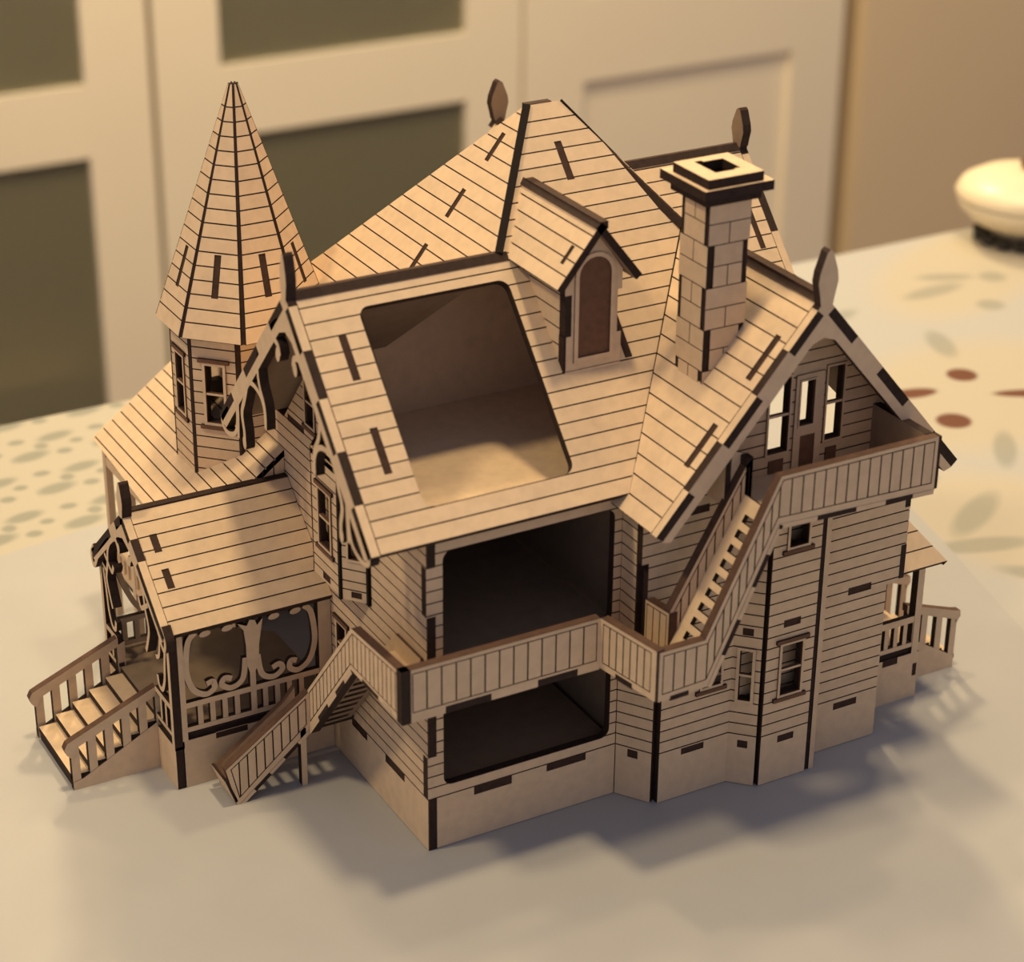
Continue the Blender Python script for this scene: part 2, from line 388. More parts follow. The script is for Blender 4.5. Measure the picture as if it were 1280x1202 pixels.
# --- main roof
EB = [0.519 * i for i in range(16)]
hole = rrect(0.1, my(0.22), 5.2, my(4.56), 0.35)
mo = [(-1.69, 0), (6.73, 0), (XG, my(YR)), (TX2, my(TY)), (TX, my(TY)), (5.2, my(YR)), (-1.69, my(YR))]
slot = lambda x, y0, y1: rect(x - 0.13, my(y0), x + 0.13, my(y1))
rp = plate('roof_panel', mr, mo, [0.519 * i for i in range(16)] + [8.30] + [8.30 + 0.52 * i for i in range(1, 9)] + [my(TY)], house,
      slots=[slot(-0.65, 3.07, 4.08), slot(-0.65, 1.06, 2.05), slot(8.57, 6.47, 7.39), slot(8.33, 2.35, 3.6)], holes=[hole], bname='roof_board')
def roof_tabs(fr, parent, a0, a1, ln, ints):
    for s0, s1 in ints:
        Acc().slab(fr, [rect(a0, s0 * ln, a1, s1 * ln)], -T, 0).build('roof_tab', parent)
FIVE = [(0.0, 0.19), (0.39, 0.59), (0.775, 0.945)]
roof_tabs(mr, rp, -2.0, -1.72, my(YR), FIVE)
# its far twin, the turret side, and the hidden slopes
ft = Fr((0, 2 * YR - YE, ZE), (-1, 0, 0), (0, -MC, MN))
fo = Acc().slab(ft, [[(1.69, 0), (1.69, my(YR)), (-5.5, my(YR)), (-0.9, 0)]], -T, 0).build('roof_panel', house)
roof_tabs(ft, fo, 1.72, 2.0, my(YR), FIVE)
lo = [(TY, TX), (YR, 5.2), (11.2, -0.03), (17.5, -0.03)]
lslot = lambda y, x0, x1: L([(y - 0.12, lx(x0)), (y + 0.12, lx(x0)), (y + 0.12, lx(x1)), (y - 0.12, lx(x1))])
plate('roof_panel', lxf, [(-y, lx(x)) for y, x in lo], steps(lx(-0.03), lx(TX), 0.52), house, slots=[lslot(8.5, 6.6, 7.25), lslot(8.65, 5.24, 5.9), lslot(8.75, 3.98, 4.58)], bname='roof_board')
bk = Fr((0, 2 * TY - YE, ZE - 0.45), (-1, 0, 0), (0, -MC, MN))
Acc().slab(bk, [[(-6.7, 0), (0, 0), (-TX, my(TY)), (-TX2, my(TY)), (-12, my(YR))]], -T, 0).build('roof_panel', house)
ex = Fr((17.1, 0, 10.85), (0, 1, 0), (-LC, 0, LN))
plate('roof_panel', ex, [(8.33, 12.6), (4.9, 8.3), (8.33, 4), (11.8, 8.3)], steps(4, 12.6, 0.52), house, bname='roof_board')
# dark hip strips and top cap
def bar(name, p, q, w, h, parent=house, m=None):
    p, q = Vector(p), Vector(q); d = (q - p); u = d.normalized(); sd = u.cross(Vector((0, 0, 1)))
    if sd.length < 1e-4: sd = Vector((1, 0, 0))
    sd.normalize(); f = Fr(p, u, sd)
    if f.n.z < 0: f = Fr(p, u, -sd)
    return Acc().slab(f, [rect(0, -w / 2, d.length, w / 2)], -h, 0, m or CHAR, m or CHAR, m or CHAR).build(name, parent)
bar('hip_strip', (5.2, YR - 0.05, ZR + 0.03), (TX, TY - 0.02, TZ + 0.03), 0.24, 0.3, m=DARK)
bar('hip_strip', (TX2 + 0.05, TY - 0.05, TZ + 0.02), (XG - 0.1, YR + 0.1, ZR + 0.02), 0.05, 0.1, m=DARK)
bar('valley_strip', (6.73, YE, ZE + 0.03), (XG, YR, ZR + 0.03), 0.05, 0.1, m=DARK)
bar('ridge_strip', (-1.69, YR + 0.09, ZR - 0.01), (5.2, YR + 0.09, ZR - 0.01), 0.2, 0.3, m=TENON)
bar('ridge_strip', (TX, TY + 0.12, TZ), (TX2 - 0.3, TY + 0.12, TZ), 0.28, 0.3, m=TENON)
# --- right wing roof
ro = [(-2.33, XG - WG), (0.1, XG - WG), (0.1, 7.28), (YR, XG), (-2.33, XG)]
rslot = lambda y, x0, x1: L([(y - 0.13, kx(x0)), (y + 0.13, kx(x0)), (y + 0.13, kx(x1)), (y - 0.13, kx(x1))])
rl = kx(XG)
rw = plate('roof_panel', rrf, [(-y, kx(x)) for y, x in ro], steps(0, rl - 0.0, 0.575), house, slots=[rslot(-1.88, 9.85, 10.9), rslot(-1.88, 7.78, 8.79)], bname='roof_board')
roof_tabs(rrf, rw, 2.36, 2.64, rl, FIVE)
r2 = Fr((XG + WG, 0, ZGE), (0, 1, 0), (-KC, 0, KN))
r2o = plate('roof_panel', r2, [(-2.33, 0), (3.0, 0), (YR, rl), (-2.33, rl)], steps(0, rl, 0.575), house, bname='roof_board')
roof_tabs(r2, r2o, -2.64, -2.36, rl, FIVE)
bar('ridge_strip', (XG + 0.05, -2.33, ZR + 0.02), (XG + 0.05, YR, ZR + 0.02), 0.3, 0.3, m=TENON)
# east wing and north wing behind the centre roof
YN, ZN = 9.9, 17.75
er = Fr((0, YN - 5.65, ZE + ZN - ZR), (1, 0, 0), (0, MC, MN)); eo = [(11.6, my(YR)), (17.29, my(YR)), (17.29, 0.2), (14.6, 0.2), (11.0, 6.0)]
e1 = plate('roof_panel', er, eo, steps(0.2, my(YR), 0.52), house, bname='roof_board', slots=[rect(16.65, 4.4, 16.87, 6.2)])
roof_tabs(er, e1, 17.31, 17.59, my(YR), FIVE)
Acc().slab(Fr((0, YN + 5.65, ZE + ZN - ZR), (-1, 0, 0), (0, -MC, MN)), [[(-12.6, my(YR)), (-17.3, my(YR)), (-17.3, 0.2), (-14.0, 0.2)]], -T, 0).build('roof_panel', house)
bar('ridge_strip', (12.0, YN + 0.06, ZN), (17.3, YN + 0.06, ZN), 0.14, 0.3, m=TENON)
Acc().slab(Fr((XG - WG, 0, ZGE), (0, -1, 0), (KC, 0, KN)), [[(-17.4, 0.3), (-14.5, 0.3), (-12.2, rl), (-17.4, rl)]], -T, 0).build('roof_panel', house)
Acc().slab(Fr((XG + WG, 0, ZGE), (0, 1, 0), (-KC, 0, KN)), [[(17.4, 0.3), (14.5, 0.3), (12.2, rl), (17.4, rl)]], -T, 0).build('roof_panel', house)
# --- gable trims with their finials
def trim(name, fr, a0, b0, w, h, ints, bw, ribbons=(), blobs=(), tcut=T, endcut=0.0, fin=None, th=T):
    ln = math.hypot(w, h); shp = []
    for sg in (-1, 1):
        d = (sg * w / ln, -h / ln); n = (-sg * h / ln, -w / ln)
        pos = lambda s, e: (a0 + d[0] * s + n[0] * e, b0 + d[1] * s + n[1] * e)
        tp = []
        cuts = sorted((1 - s1, 1 - s0) for s0, s1 in ints)
        tp.append((a0, b0 - (0.0)))
        for s0, s1 in cuts: tp += [pos(max(s0 * ln, 0.02), 0), pos(max(s0 * ln, 0.02), tcut), pos(s1 * ln, tcut), pos(s1 * ln, 0)]
        if cuts[-1][1] < 0.999: tp.append(pos(ln, 0))
        tp += [pos(ln + 0.02, tcut), pos(ln - 0.1, bw * 0.95)]
        tp += [pos(bw * 2.2, bw), (a0, b0 - bw * 1.75 / max(0.5, w / ln) * 0.62 - bw * 0.4)]
        shp.append(tp)
        for pts, wd in ribbons: shp += band([(a0 + sg * p[0], p[1]) for p in pts], wd)
        shp += [ell(a0 + sg * cx, cy, ra, rb, 14, rt * sg) for (cx, cy, ra, rb, rt) in blobs]
    if fin: shp.append([(a0 - fin[0] * 0.5, b0 - 0.5), (a0 + fin[0] * 0.5, b0 - 0.5), (a0 + fin[0] * 0.5, b0 + fin[2] + 0.0), (a0 - fin[0] * 0.5, b0 + fin[2] + 0.0)])
    o = Acc().union(fr, shp, -th, 0).build(name, house)
    if fin:
        fw, fh, f0 = fin
        lp = [(-fw * 0.6, f0), (-fw * 0.75, f0 + fh * 0.18), (-fw, f0 + fh * 0.42), (-fw * 0.88, f0 + fh * 0.6), (-fw * 0.3, f0 + fh * 0.95), (0, f0 + fh), (fw * 0.3, f0 + fh * 0.95), (fw * 0.88, f0 + fh * 0.6), (fw, f0 + fh * 0.42), (fw * 0.75, f0 + fh * 0.18), (fw * 0.6, f0)]
        Acc().slab(fr, [[(a0 + p, b0 + q) for p, q in lp]], -th - 0.012, 0.012).build('finial', o)
    return o
GR = [([(0.05, 16.6), (0.9, 16.05), (1.3, 15.55), (1.0, 15.62), (0.6, 15.5), (0.5, 15.2)], 0.2),
      ([(1.45, 15.4), (2.0, 14.85), (2.28, 14.25), (2.2, 13.6), (1.9, 13.1), (1.8, 12.7), (1.82, 12.2)], 0.17),
      ([(4.12, 10.98), (4.06, 11.7), (4.0, 12.4), (3.7, 12.95), (3.15, 13.3), (2.6, 13.38), (2.1, 13.2), (1.85, 12.8), (1.82, 12.3)], 0.18),
      ([(3.15, 13.3), (3.45, 12.6), (3.72, 12.0), (3.6, 11.4), (3.6, 10.95)], 0.2),
      ([(4.2, 12.2), (4.15, 11.6), (4.35, 11.05), (4.85, 10.8), (5.3, 10.82), (5.45, 11.1), (4.9, 11.7)], 0.17)]
trim('gable_trim', left(-2.0), -YR, ZR, YR - YE, ZR - ZE, FIVE, 0.62, GR, [(0.62, 15.2, 0.16, 0.26, 0.2), (3.62, 11.0, 0.14, 0.24, 0)], fin=(0.23, 1.55, -0.3))
trim('gable_trim', front(-2.64), XG, ZR, WG, ZR - ZGE, FIVE, 0.62, fin=(0.36, 1.75, -0.25))
trim('gable_trim', right(17.6), YN, ZN, 5.65, ZR - ZE, FIVE, 0.45, fin=(0.36, 1.35, -0.1))
trim('gable_trim', back(17.7), -XG, ZR, WG, ZR - ZGE, FIVE, 0.5, fin=(0.36, 1.45, -0.1))
plate('wall_panel', right(16.9), [(YN - 5.0, 11.2), (YN + 5.0, 11.2), (YN, 16.6)], None, house, holes=[rect(YN - 2.5, 11.5, YN + 1.5, 14.2)])

# --- dormer
DX0, DX1, DY, DXC = 5.95, 7.97, 2.3, 6.96
def arch(x0, x1, z0, z1, n=10):
    r = (x1 - x0) / 2; cx = (x0 + x1) / 2
    return [(x0, z0), (x1, z0)] + [(cx + r * math.cos(math.pi * k / n), z1 - r + r * math.sin(math.pi * k / n)) for k in range(n + 1)]
zf = lambda y: ZE + MS * (y - YE)
pz = [(DX0, 14.25), (DX1, 14.25), (DX1, 17.35), (DXC, 18.75), (DX0, 17.35)]
dn = [(DX0 + 0.0, 14.25), (DX1, 14.25), (DX1, 15.3), (DX1 - 0.15, 15.3), (DX1 - 0.15, 16.7), (DX1, 16.7), (DX1, 17.35), (DXC, 18.75), (DX0, 17.35), (DX0, 16.8), (DX0 + 0.24, 16.8), (DX0 + 0.24, 15.45), (DX0, 15.45)]
dp = plate('dormer_front', front(DY), dn, None, house, holes=[arch(6.35, 7.62, 14.62, 17.98)])
Acc().slab(front(DY), [arch(6.28, 7.69, 14.55, 18.06), arch(6.42, 7.55, 14.7, 17.92)], -0.05, 0.05, WOOD, BROWN).build('arch_frame', dp)
Acc().slab(front(DY), [arch(6.40, 7.57, 14.62, 17.96)], -0.12, -0.02, BROWN, CHAR).build('arched_shutter', dp)
Acc().slab(front(DY), [rect(DX0 + 0.02, 14.0, DX1 - 0.02, 14.3)], -0.3, 0.03).build('dormer_sill', dp)
Acc().slab(front(DY), [rect(DX0 + 0.02, 15.45, DX0 + 0.23, 16.8)], -0.3, 0.0, CHAR).build('corner_finger', dp)
Acc().slab(front(DY), [rect(DX0 - 0.02, 14.2, DX0 + 0.06, 15.45)], -0.3, 0.01, CHAR).build('corner_finger', dp)
dl = [(DY + T, 14.45), (5.3, 17.4), (DY + T, 17.4)]
plate('dormer_wall', left(DX0), L(dl), steps(14.0, 17.4, 0.55), house, bname='siding_board')
Acc().slab(right(DX1), [dl], -T, 0).build('dormer_wall', house)
DZA, DZE, DW = 19.09, 17.2, 1.5
ds = (DZA - DZE) / DW; dc = 1 / math.hypot(1, ds)
yz = lambda z: YE + (z - ZE) / MS
dln = DW / dc
df = Fr((DXC - DW, 0, DZE), (0, -1, 0), (dc, 0, ds * dc))
plate('dormer_roof_panel', df, [(-1.96, 0), (-1.96, dln), (-yz(DZA), dln), (-yz(DZE), 0)], rng(0, dln, 0.5), house, slots=[rect(-2.6, 0.75, -2.42, 1.4)], bname='roof_board', t=0.25)
df2 = Fr((DXC + DW, 0, DZE), (0, 1, 0), (-dc, 0, ds * dc))
Acc().slab(df2, [[(1.96, 0), (yz(DZE), 0), (yz(DZA), dln), (1.96, dln)]], -0.25, 0).build('dormer_roof_panel', house)
bar('ridge_strip', (DXC + 0.1, 1.96, DZA + 0.02), (DXC + 0.1, yz(DZA) - 0.2, DZA + 0.02), 0.28, 0.25, m=TENON)

# --- chimney with its bricks
CX0, CX1, CY0, CY1 = 9.27, 10.77, -0.3, 1.22
ch = Acc().box((CX0 + 0.04, CY0 + 0.04, 13.4), (CX1 - 0.04, CY1, 20.0), CHAR).build('chimney', house)
ck = 0.67; n = 0; z = 20.0
while z > 13.5:
    pair = (n // 2) % 2; full = n % 2 == 0
    for face in (0, 1):
        if face == 0: f, a0, a1, ins = front(CY0), CX0, CX1, 0.23 * pair
        else: f, a0, a1, ins = left(CX0), -CY1, -CY0, 0.2 * (1 - pair)
        lo_, hi_ = a0 + (ins or 0.0), a1 - (ins or 0.0)
        if face == 1 and not ins: lo_, hi_ = a0, a1 - 0.0
        m = (lo_ + hi_) / 2
        cells = [(lo_, hi_)] if (full if face == 0 else not full) else [(lo_, m), (m, hi_)]
        for b0, b1 in cells:
            Acc().slab(f, [rect(b0 + 0.017, z - ck + 0.017, b1 - 0.017, z - 0.017)], -0.06, 0.0, WOOD, CHAR, CHAR).build('brick', ch)
    z -= ck; n += 1
def cap(x0, y0, x1, y1, z0, z1, hole=None):
    Acc().slab(top(z1), [rect(x0, y0, x1, y1)] + ([hole] if hole else []), z0 - z1, 0).build('chimney_cap', ch)
chole = [(9.55, -0.1), (10.25, -0.1), (10.25, -0.02), (10.48, -0.02), (10.48, 0.93), (9.8, 0.93), (9.8, 1.05), (9.55, 1.05)]
cap(9.05, -0.42, 11.0, 1.5, 19.95, 20.25, rect(9.5, -0.1, 10.5, 1.0)); cap(8.83, -0.69, 11.25, 1.77, 20.25, 20.55, rect(9.5, -0.1, 10.5, 1.0)); cap(8.99, -0.59, 10.93, 1.32, 20.55, 20.85, chole)

# --- turret
TCX, TCY, TR = 0.0, 13.93, 2.27; TZ0, TZ1 = 6.9, 13.45
def octv(k, r, cx, cy): t = math.radians(22.5 + 45 * k); return Vector((cx + r * math.cos(t), cy + r * math.sin(t), 0))
for k in range(8):
    p, q = octv(k, TR, TCX, TCY), octv(k + 1, TR, TCX, TCY); ang = 45 * (k + 1)
    f = Fr(p, q - p, (0, 0, 1)); ln = (q - p).length
    if f.n.dot(Vector((math.cos(math.radians(ang)), math.sin(math.radians(ang)), 0))) < 0: f = Fr(q, p - q, (0, 0, 1))
    vis = ang in (180, 225, 270); e = 0.1
    wh = [rect(0.55, 10.08, ln - 0.55, 12.15)] if ang != 270 else []
    o = plate('turret_wall_panel', f, rect(e, TZ0, ln - e, TZ1), (steps(7.9, TZ1, 0.405) if vis else None), house, holes=wh, bname='turret_board')
    if wh: window(f, o, 0.55, 10.08, ln - 0.55, 12.15, w=0.1)
    c = octv(k, TR - 0.12, TCX, TCY); Acc().slab(top(TZ1), [[(c.x + 0.13 * math.cos(t * math.pi / 3), c.y + 0.13 * math.sin(t * math.pi / 3)) for t in range(6)]], TZ0 - TZ1, 0, CHAR, CHAR, CHAR).build('corner_strip', house)
RCX, RCY, RR_, RZ0, RZ1 = 0.2, 13.85, 2.95, 13.25, 21.15; AX, AY = 0.28, 13.95; rt = 0.17
core = Acc(); cv = []
for k in range(8):
    p, q = octv(k, RR_, RCX, RCY), octv(k + 1, RR_, RCX, RCY); a_, b_ = octv(k, rt, AX, AY), octv(k + 1, rt, AX, AY)
    p.z = q.z = RZ0; a_.z = b_.z = RZ1
    m0, m1 = (p + q) / 2, (a_ + b_) / 2; u = (q - p).normalized(); v = (m1 - m0); v = (v - u * v.dot(u)); ln = v.length
    f = Fr(m0, u, v); sk = (m1 - m0).dot(u)
    w0, w1 = (q - p).length / 2, (b_ - a_).length / 2; ang = 45 * (k + 1); e = 0.10
    lp = [(-w0 + e, 0), (w0 - e, 0), (sk + max(w1 - e, 0.02), ln), (sk - max(w1 - e, 0.02), ln)]
    sl = rect(-0.12 + sk * 0.25, ln * 0.17, 0.12 + sk * 0.25, ln * 0.34)
    vis = ang in (135, 180, 225, 270, 315)
    plate('turret_roof_panel', f, lp, ([0, 0.55] + [0.55 + 0.47 * i for i in range(1, 16)] + [ln]) if vis else None, house, slots=[sl] if vis else [], bname='turret_roof_board', t=0.12)
    k0 = len(core.v); core.v += [p + (Vector((RCX, RCY, RZ0)) - p) * 0.03, a_ - Vector((0, 0, 0.05))]
    cv.append(k0)
core.mi(CHAR)
for k in range(8):
    i, j = cv[k], cv[(k + 1) % 8]; core.f.append([i, j, j + 1, i + 1]); core.m.append(0)
core.f.append([c for c in cv][::-1]); core.m.append(0); core.f.append([c + 1 for c in cv]); core.m.append(0)
core.build('turret_roof_core', house)
# --- entrance porch on the left: gabled roof, scroll panels, floor
PX, PY = -5.66, 6.92
PGX, PGY, PGZ, PEY, PEZ = -5.85, 10.1, 8.8, 6.72, 5.9
ps = (PGZ - PEZ) / (PGY - PEY); pc = 1 / math.hypot(1, ps); pl = (PGY - PEY) / pc
pf = Fr((0, PEY, PEZ), (1, 0, 0), (0, pc, ps * pc))
pr = plate('porch_roof_panel', pf, rect(PGX + 0.28, 0, -0.02, pl), rng(0, pl, 0.495), house,
      slots=[rect(-5.2, 2.85, -4.95, 3.5), rect(-5.2, 1.55, -4.95, 2.25)], bname='roof_board')
PINT = [(0.0, 0.6), (0.78, 0.98)]
roof_tabs(pf, pr, PGX, PGX + 0.26, pl, PINT)
pf2 = Fr((0, 2 * PGY - PEY, PEZ), (-1, 0, 0), (0, -pc, ps * pc))
o = Acc().slab(pf2, [rect(0.0, 0, -PGX - 0.28, pl)], -T, 0).build('porch_roof_panel', house)
roof_tabs(pf2, o, -PGX - 0.26, -PGX, pl, PINT)
bar('ridge_strip', (PGX + 0.3, PGY + 0.1, PGZ + 0.02), (-0.02, PGY + 0.1, PGZ + 0.02), 0.3, 0.3)
PR = [([(0.3, 8.1), (0.85, 7.75), (1.1, 7.35), (0.75, 7.5), (0.5, 7.25)], 0.18),
      ([(1.2, 7.3), (1.6, 6.75), (1.75, 6.1), (1.95, 5.5), (1.75, 4.9), (1.55, 4.5)], 0.16),
      ([(1.4, 7.2), (2.1, 6.6), (2.7, 6.0), (3.1, 5.45), (3.3, 5.4), (3.4, 5.75), (3.1, 6.15)], 0.18),
      ([(1.15, 6.3), (1.35, 6.0), (1.7, 6.2), (2.0, 6.4)], 0.16)]
trim('porch_gable_trim', left(PGX), -PGY, PGZ, PGY - PEY, PGZ - PEZ, PINT, 0.5, PR, [(0.5, 7.28, 0.13, 0.2, 0)], fin=(0.24, 1.25, -0.15))
# floor and foundation
Acc().slab(top(1.95), [[(PX + 0.05, PY + 0.1), (0, PY + 0.1), (0, 11.8), (-2.0, 13.4), (-2.0, 18.4), (-3.3, 18.4), (-3.3, 13.4), (PX + 0.05, 13.4)]], -0.2, 0, INNER).build('porch_floor', house)  # darkened board paints the porch's inner shade onto its floor
# front scroll screen
pfr = front(PY)
scr = Acc().slab(pfr, [rect(PX + 0.27, 0, 0, 1.78), rect(-4.24, 1.56, -3.12, 1.8)], -T, 0).build('porch_foundation', house)
Acc().slab(pfr, [rect(-4.24, 1.56, -3.12, 1.78)], -0.3, -0.02, TENON).build('tenon', scr)
Acc().slab(pfr, [rect(PX + T, 1.78, 0, 2.08)], -0.3, -0.14, CHAR).build('floor_edge', scr)
sc = empty('porch_screen'); sc.parent = house
OFF = {'rail': 0.0, 'post': 0.012, 'baluster': -0.012, 'porch_foundation': -0.006}
def one(name, fr, loop, parent, t=T): return Acc().slab(fr, [loop], -t - OFF[name], OFF[name]).build(name, parent)
one('rail', pfr, rect(PX + 0.3, 2.08, -0.47, 2.26), sc, 0.2); one('rail', pfr, rect(PX + 0.3, 2.98, -0.47, 3.18), sc, 0.2)
one('post', pfr, rect(PX + 0.27, 1.78, PX + 0.46, 5.75), sc); one('post', pfr, rect(-0.48, 1.78, -0.02, 5.85), sc)
for bx in (-4.72, -4.29, -3.86, -3.43, -2.43, -2.0, -1.57, -1.14): one('baluster', pfr, rect(bx - 0.09, 2.2, bx + 0.09, 3.0), sc, 0.2)
a = Acc().slab(pfr, [[(-3.3, 5.62), (-3.1, 5.33), (-3.04, 4.78), (-3.04, 4.06), (-2.95, 3.72), (-2.95, 2.1), (-2.75, 2.1), (-2.75, 3.73), (-2.63, 3.95), (-2.58, 4.71), (-2.42, 5.62), (-2.62, 5.4), (-2.7, 5.62), (-2.88, 5.66), (-2.98, 5.46)]], -0.19, 0.006); a.build('scroll_trunk', sc)
for cx, mx in ((-5.11, 1), (-0.62, -1)):
    sh = lambda pts: [(cx + mx * (p[0] + 5.11), p[1]) for p in pts]
    Acc().ribbon(pfr, sh([(-4.76, 5.68), (-4.98, 5.45), (-5.09, 4.94), (-5.11, 4.23), (-4.9, 3.6), (-4.5, 3.33), (-4.2, 3.48), (-4.24, 3.74), (-4.45, 3.7)]), 0.2, -0.18, -0.006).build('scroll', sc)
    Acc().ribbon(pfr, sh([(-3.08, 4.3), (-3.2, 3.55), (-3.6, 3.32), (-3.93, 3.52), (-3.83, 3.74), (-3.58, 3.66)]), 0.2, -0.18, -0.006).build('scroll', sc)
    Acc().slab(pfr, [rect(cx - 0.12 * mx if mx > 0 else cx, 4.4, cx if mx > 0 else cx + 0.12, 4.55)], -0.17, -0.018).build('scroll_link', sc)
for bx in (-4.41, -3.64, -2.02, -1.26): Acc().slab(pfr, [ell(bx, 5.55, 0.2, 0.11, 14, 0.1)], -0.17, -0.02).build('scroll_drop', sc)
# side screens facing the steps
for ya, yb, sg in ((PY, 8.5, 1), (13.3, 12.05, -1)):
    f = left(PX); y = lambda t: ya + sg * t; w = abs(yb - ya)
    s2 = empty('porch_screen'); s2.parent = house
    one('porch_foundation', f, L(rect(y(0), 0, y(w), 1.6)), s2); one('post', f, L(rect(y(0), 1.5, y(0.22), 5.8)), s2)
    Acc().slab(f, [L(rect(y(0.22), 1.6, y(w), 1.95))], -0.3, -0.15, CHAR).build('floor_edge', s2)
    for z0, z1 in ((1.95, 2.1), (2.95, 3.15)): one('rail', f, L(rect(y(0.2), z0, y(w), z1)), s2, 0.2)
    for t in (0.62, 1.05): one('baluster', f, L(rect(y(t), 2.05, y(t + 0.16), 3.0)), s2, 0.2)
    Acc().ribbon(f, L([(y(0.35), 5.4), (y(0.5), 4.6), (y(0.6), 3.9), (y(0.85), 3.4), (y(1.15), 3.4), (y(1.25), 3.75)]), 0.17, -0.18, -0.006).build('scroll', s2)
    Acc().ribbon(f, L([(y(0.1), 5.6), (y(0.75), 5.35), (y(1.0), 4.6), (y(1.3), 4.4)]), 0.15, -0.18, -0.006).build('scroll', s2)
# far side screen of the porch
f = front(13.1); s2 = empty('porch_screen'); s2.parent = house
one('porch_foundation', f, rect(PX, 0, -3.4, 1.8), s2)
for z0, z1 in ((2.08, 2.26), (2.98, 3.18)): one('rail', f, rect(PX, z0, -2.5, z1), s2, 0.2)
for k in range(5): one('baluster', f, rect(-5.1 + 0.45 * k, 2.2, -4.92 + 0.45 * k, 3.0), s2, 0.2)
for x in (-5.5, -4.0, -2.7): one('post', f, rect(x, 1.8, x + 0.22, 5.9), s2)
Acc().ribbon(f, [(-5.2, 5.5), (-4.9, 4.4), (-4.5, 3.5), (-4.2, 3.4)], 0.18, -0.18, -0.006).build('scroll', s2)
# shed roof of the turret porch
sq = 0.75; scs = 1 / math.hypot(1, sq); ZS0 = 9.66
sf = Fr((0, 0, ZS0), (0, -1, 0), (scs, 0, sq * scs)); sx = lambda x: x / scs
plate('porch_roof_panel', sf, [(-10.3, 0), (-19.6, 0), (-19.6, sx(-3.535)), (-13.2, sx(-3.75)), (-10.3, sx(-3.0))], steps(sx(-3.8), 0, 0.43), house, bname='roof_board', t=0.2)
fp = plate('porch_gusset', front(10.3), [(-1.2, 8.76), (0, 8.76), (0, ZS0 - 0.03), (-1.2, ZS0 - 0.9)], rng(-1.2, 0, 0.42), house, bname='gusset_board', ax=0)
for y in (18.9, 16.6, 14.4): Acc().box((-3.4, y - 0.15, 0), (-3.15, y + 0.15, 6.9), WOOD, WOOD).build('porch_post', house)
for z0, z1 in ((2.9, 3.1), (2.05, 2.25), (6.2, 6.55)): Acc().box((-3.38, 13.4, z0), (-3.18, 19.0, z1), WOOD).build('porch_rail', house)
for k in range(12): Acc().box((-3.36, 13.7 + 0.44 * k, 2.2), (-3.2, 13.86 + 0.44 * k, 2.95), WOOD).build('baluster', house)
# --- entrance steps
es = empty('entrance_steps'); es.parent = house
NT = 5
for k in range(NT):
    x0 = -8.66 + 0.61 * k; z = 0.52 + 0.31 * k
    Acc().slab(top(z), [rect(x0, 8.6, x0 + 0.66, 11.95)], -0.2, 0).build('step_tread', es)
    Acc().slab(left(x0 + 0.03), [L(rect(8.6, max(z - 0.5, 0), 11.95, z - 0.2))], -0.1, 0, CHAR).build('step_riser', es)
for fy in (8.5, 12.05):
    f = front(fy); rz = lambda x: 1.83 + (x + 8.75) * 0.415
    Acc().slab(f, [[(-8.66, 0), (-8.36, 0), (PX, 0), (PX, 1.75), (-8.3, 0.38), (-8.66, 0.3)]], -0.25, 0).build('stringer', es)
    hr = [(-8.66, 1.24), (-8.8, 1.4), (-8.87, 1.62), (-8.76, 1.82), (-8.55, rz(-8.55)), (PX + 0.02, rz(PX)), (PX + 0.02, rz(PX) - 0.33), (-8.4, rz(-8.4) - 0.36)]
    Acc().slab(f, [hr], -0.262, 0.012, WOOD, RAIL).build('handrail', es)
    for k in range(6):
        x = -8.66 + 0.595 * k; zb = 0.25 + (x + 8.36) * 0.5 * (1 if k else 0)
        Acc().slab(f, [[(x, max(0.1, zb)), (x + 0.28, max(0.1, zb)), (x + 0.28, rz(x + 0.28) - 0.3), (x, rz(x) - 0.3)]], -0.235, -0.015).build('baluster', es)

# --- balcony round the front of the main block
def railing(name, f, loop, a0, a1, nb, zlo, zhi, parent=house, tabs=(), frame=0.13, brd='balcony_board'):
    """panel with a plain rim and engraved upright boards; zlo/zhi give the inner field"""
    V = [loop]; b = Acc().slab(f, V, -T, -D, CHAR, RAIL, INNER); o = b.build(name, parent)
    return o
def panel_boards(o, f, loop, field, bounds, name='balcony_board'):
    boards(f, [loop, field], [-99, 99], o, 'panel_rim', 1, mf=WOOD)
    boards(f, [inset(field, 0.035)], bounds, o, name, 0, gap=0.05)
BT, BB, BYF = 7.85, 6.11, -1.6
f = front(BYF); lp = rect(-1.65, BB + 0.18, 5.12, BT)
o = railing('balcony_panel', f, lp, 0, 0, 0, 0, 0)
panel_boards(o, f, lp, rect(-1.3, BB + 0.26, 5.02, BT - 0.12), rng(-1.3, 5.02, 0.5))
for x0, x1, m in ((-1.65, -0.2, WOOD), (-0.2, 1.35, CHAR), (1.35, 2.95, WOOD), (2.95, 4.35, CHAR), (4.35, 5.12, WOOD)):
    Acc().slab(f, [rect(x0, BB - 0.06, x1, BB + 0.18)], -T, 0 if m is WOOD else 0.0, m).build('floor_tab', o)
Acc().slab(top(BB + 0.22), [[(-1.6, BYF + 0.05), (5.2, BYF + 0.05), (5.6, -4.0), (8.0, -4.0), (8.0, -1.2), (6.8, -0.02), (-1.6, -0.02)]], -0.22, 0).build('balcony_floor', house)
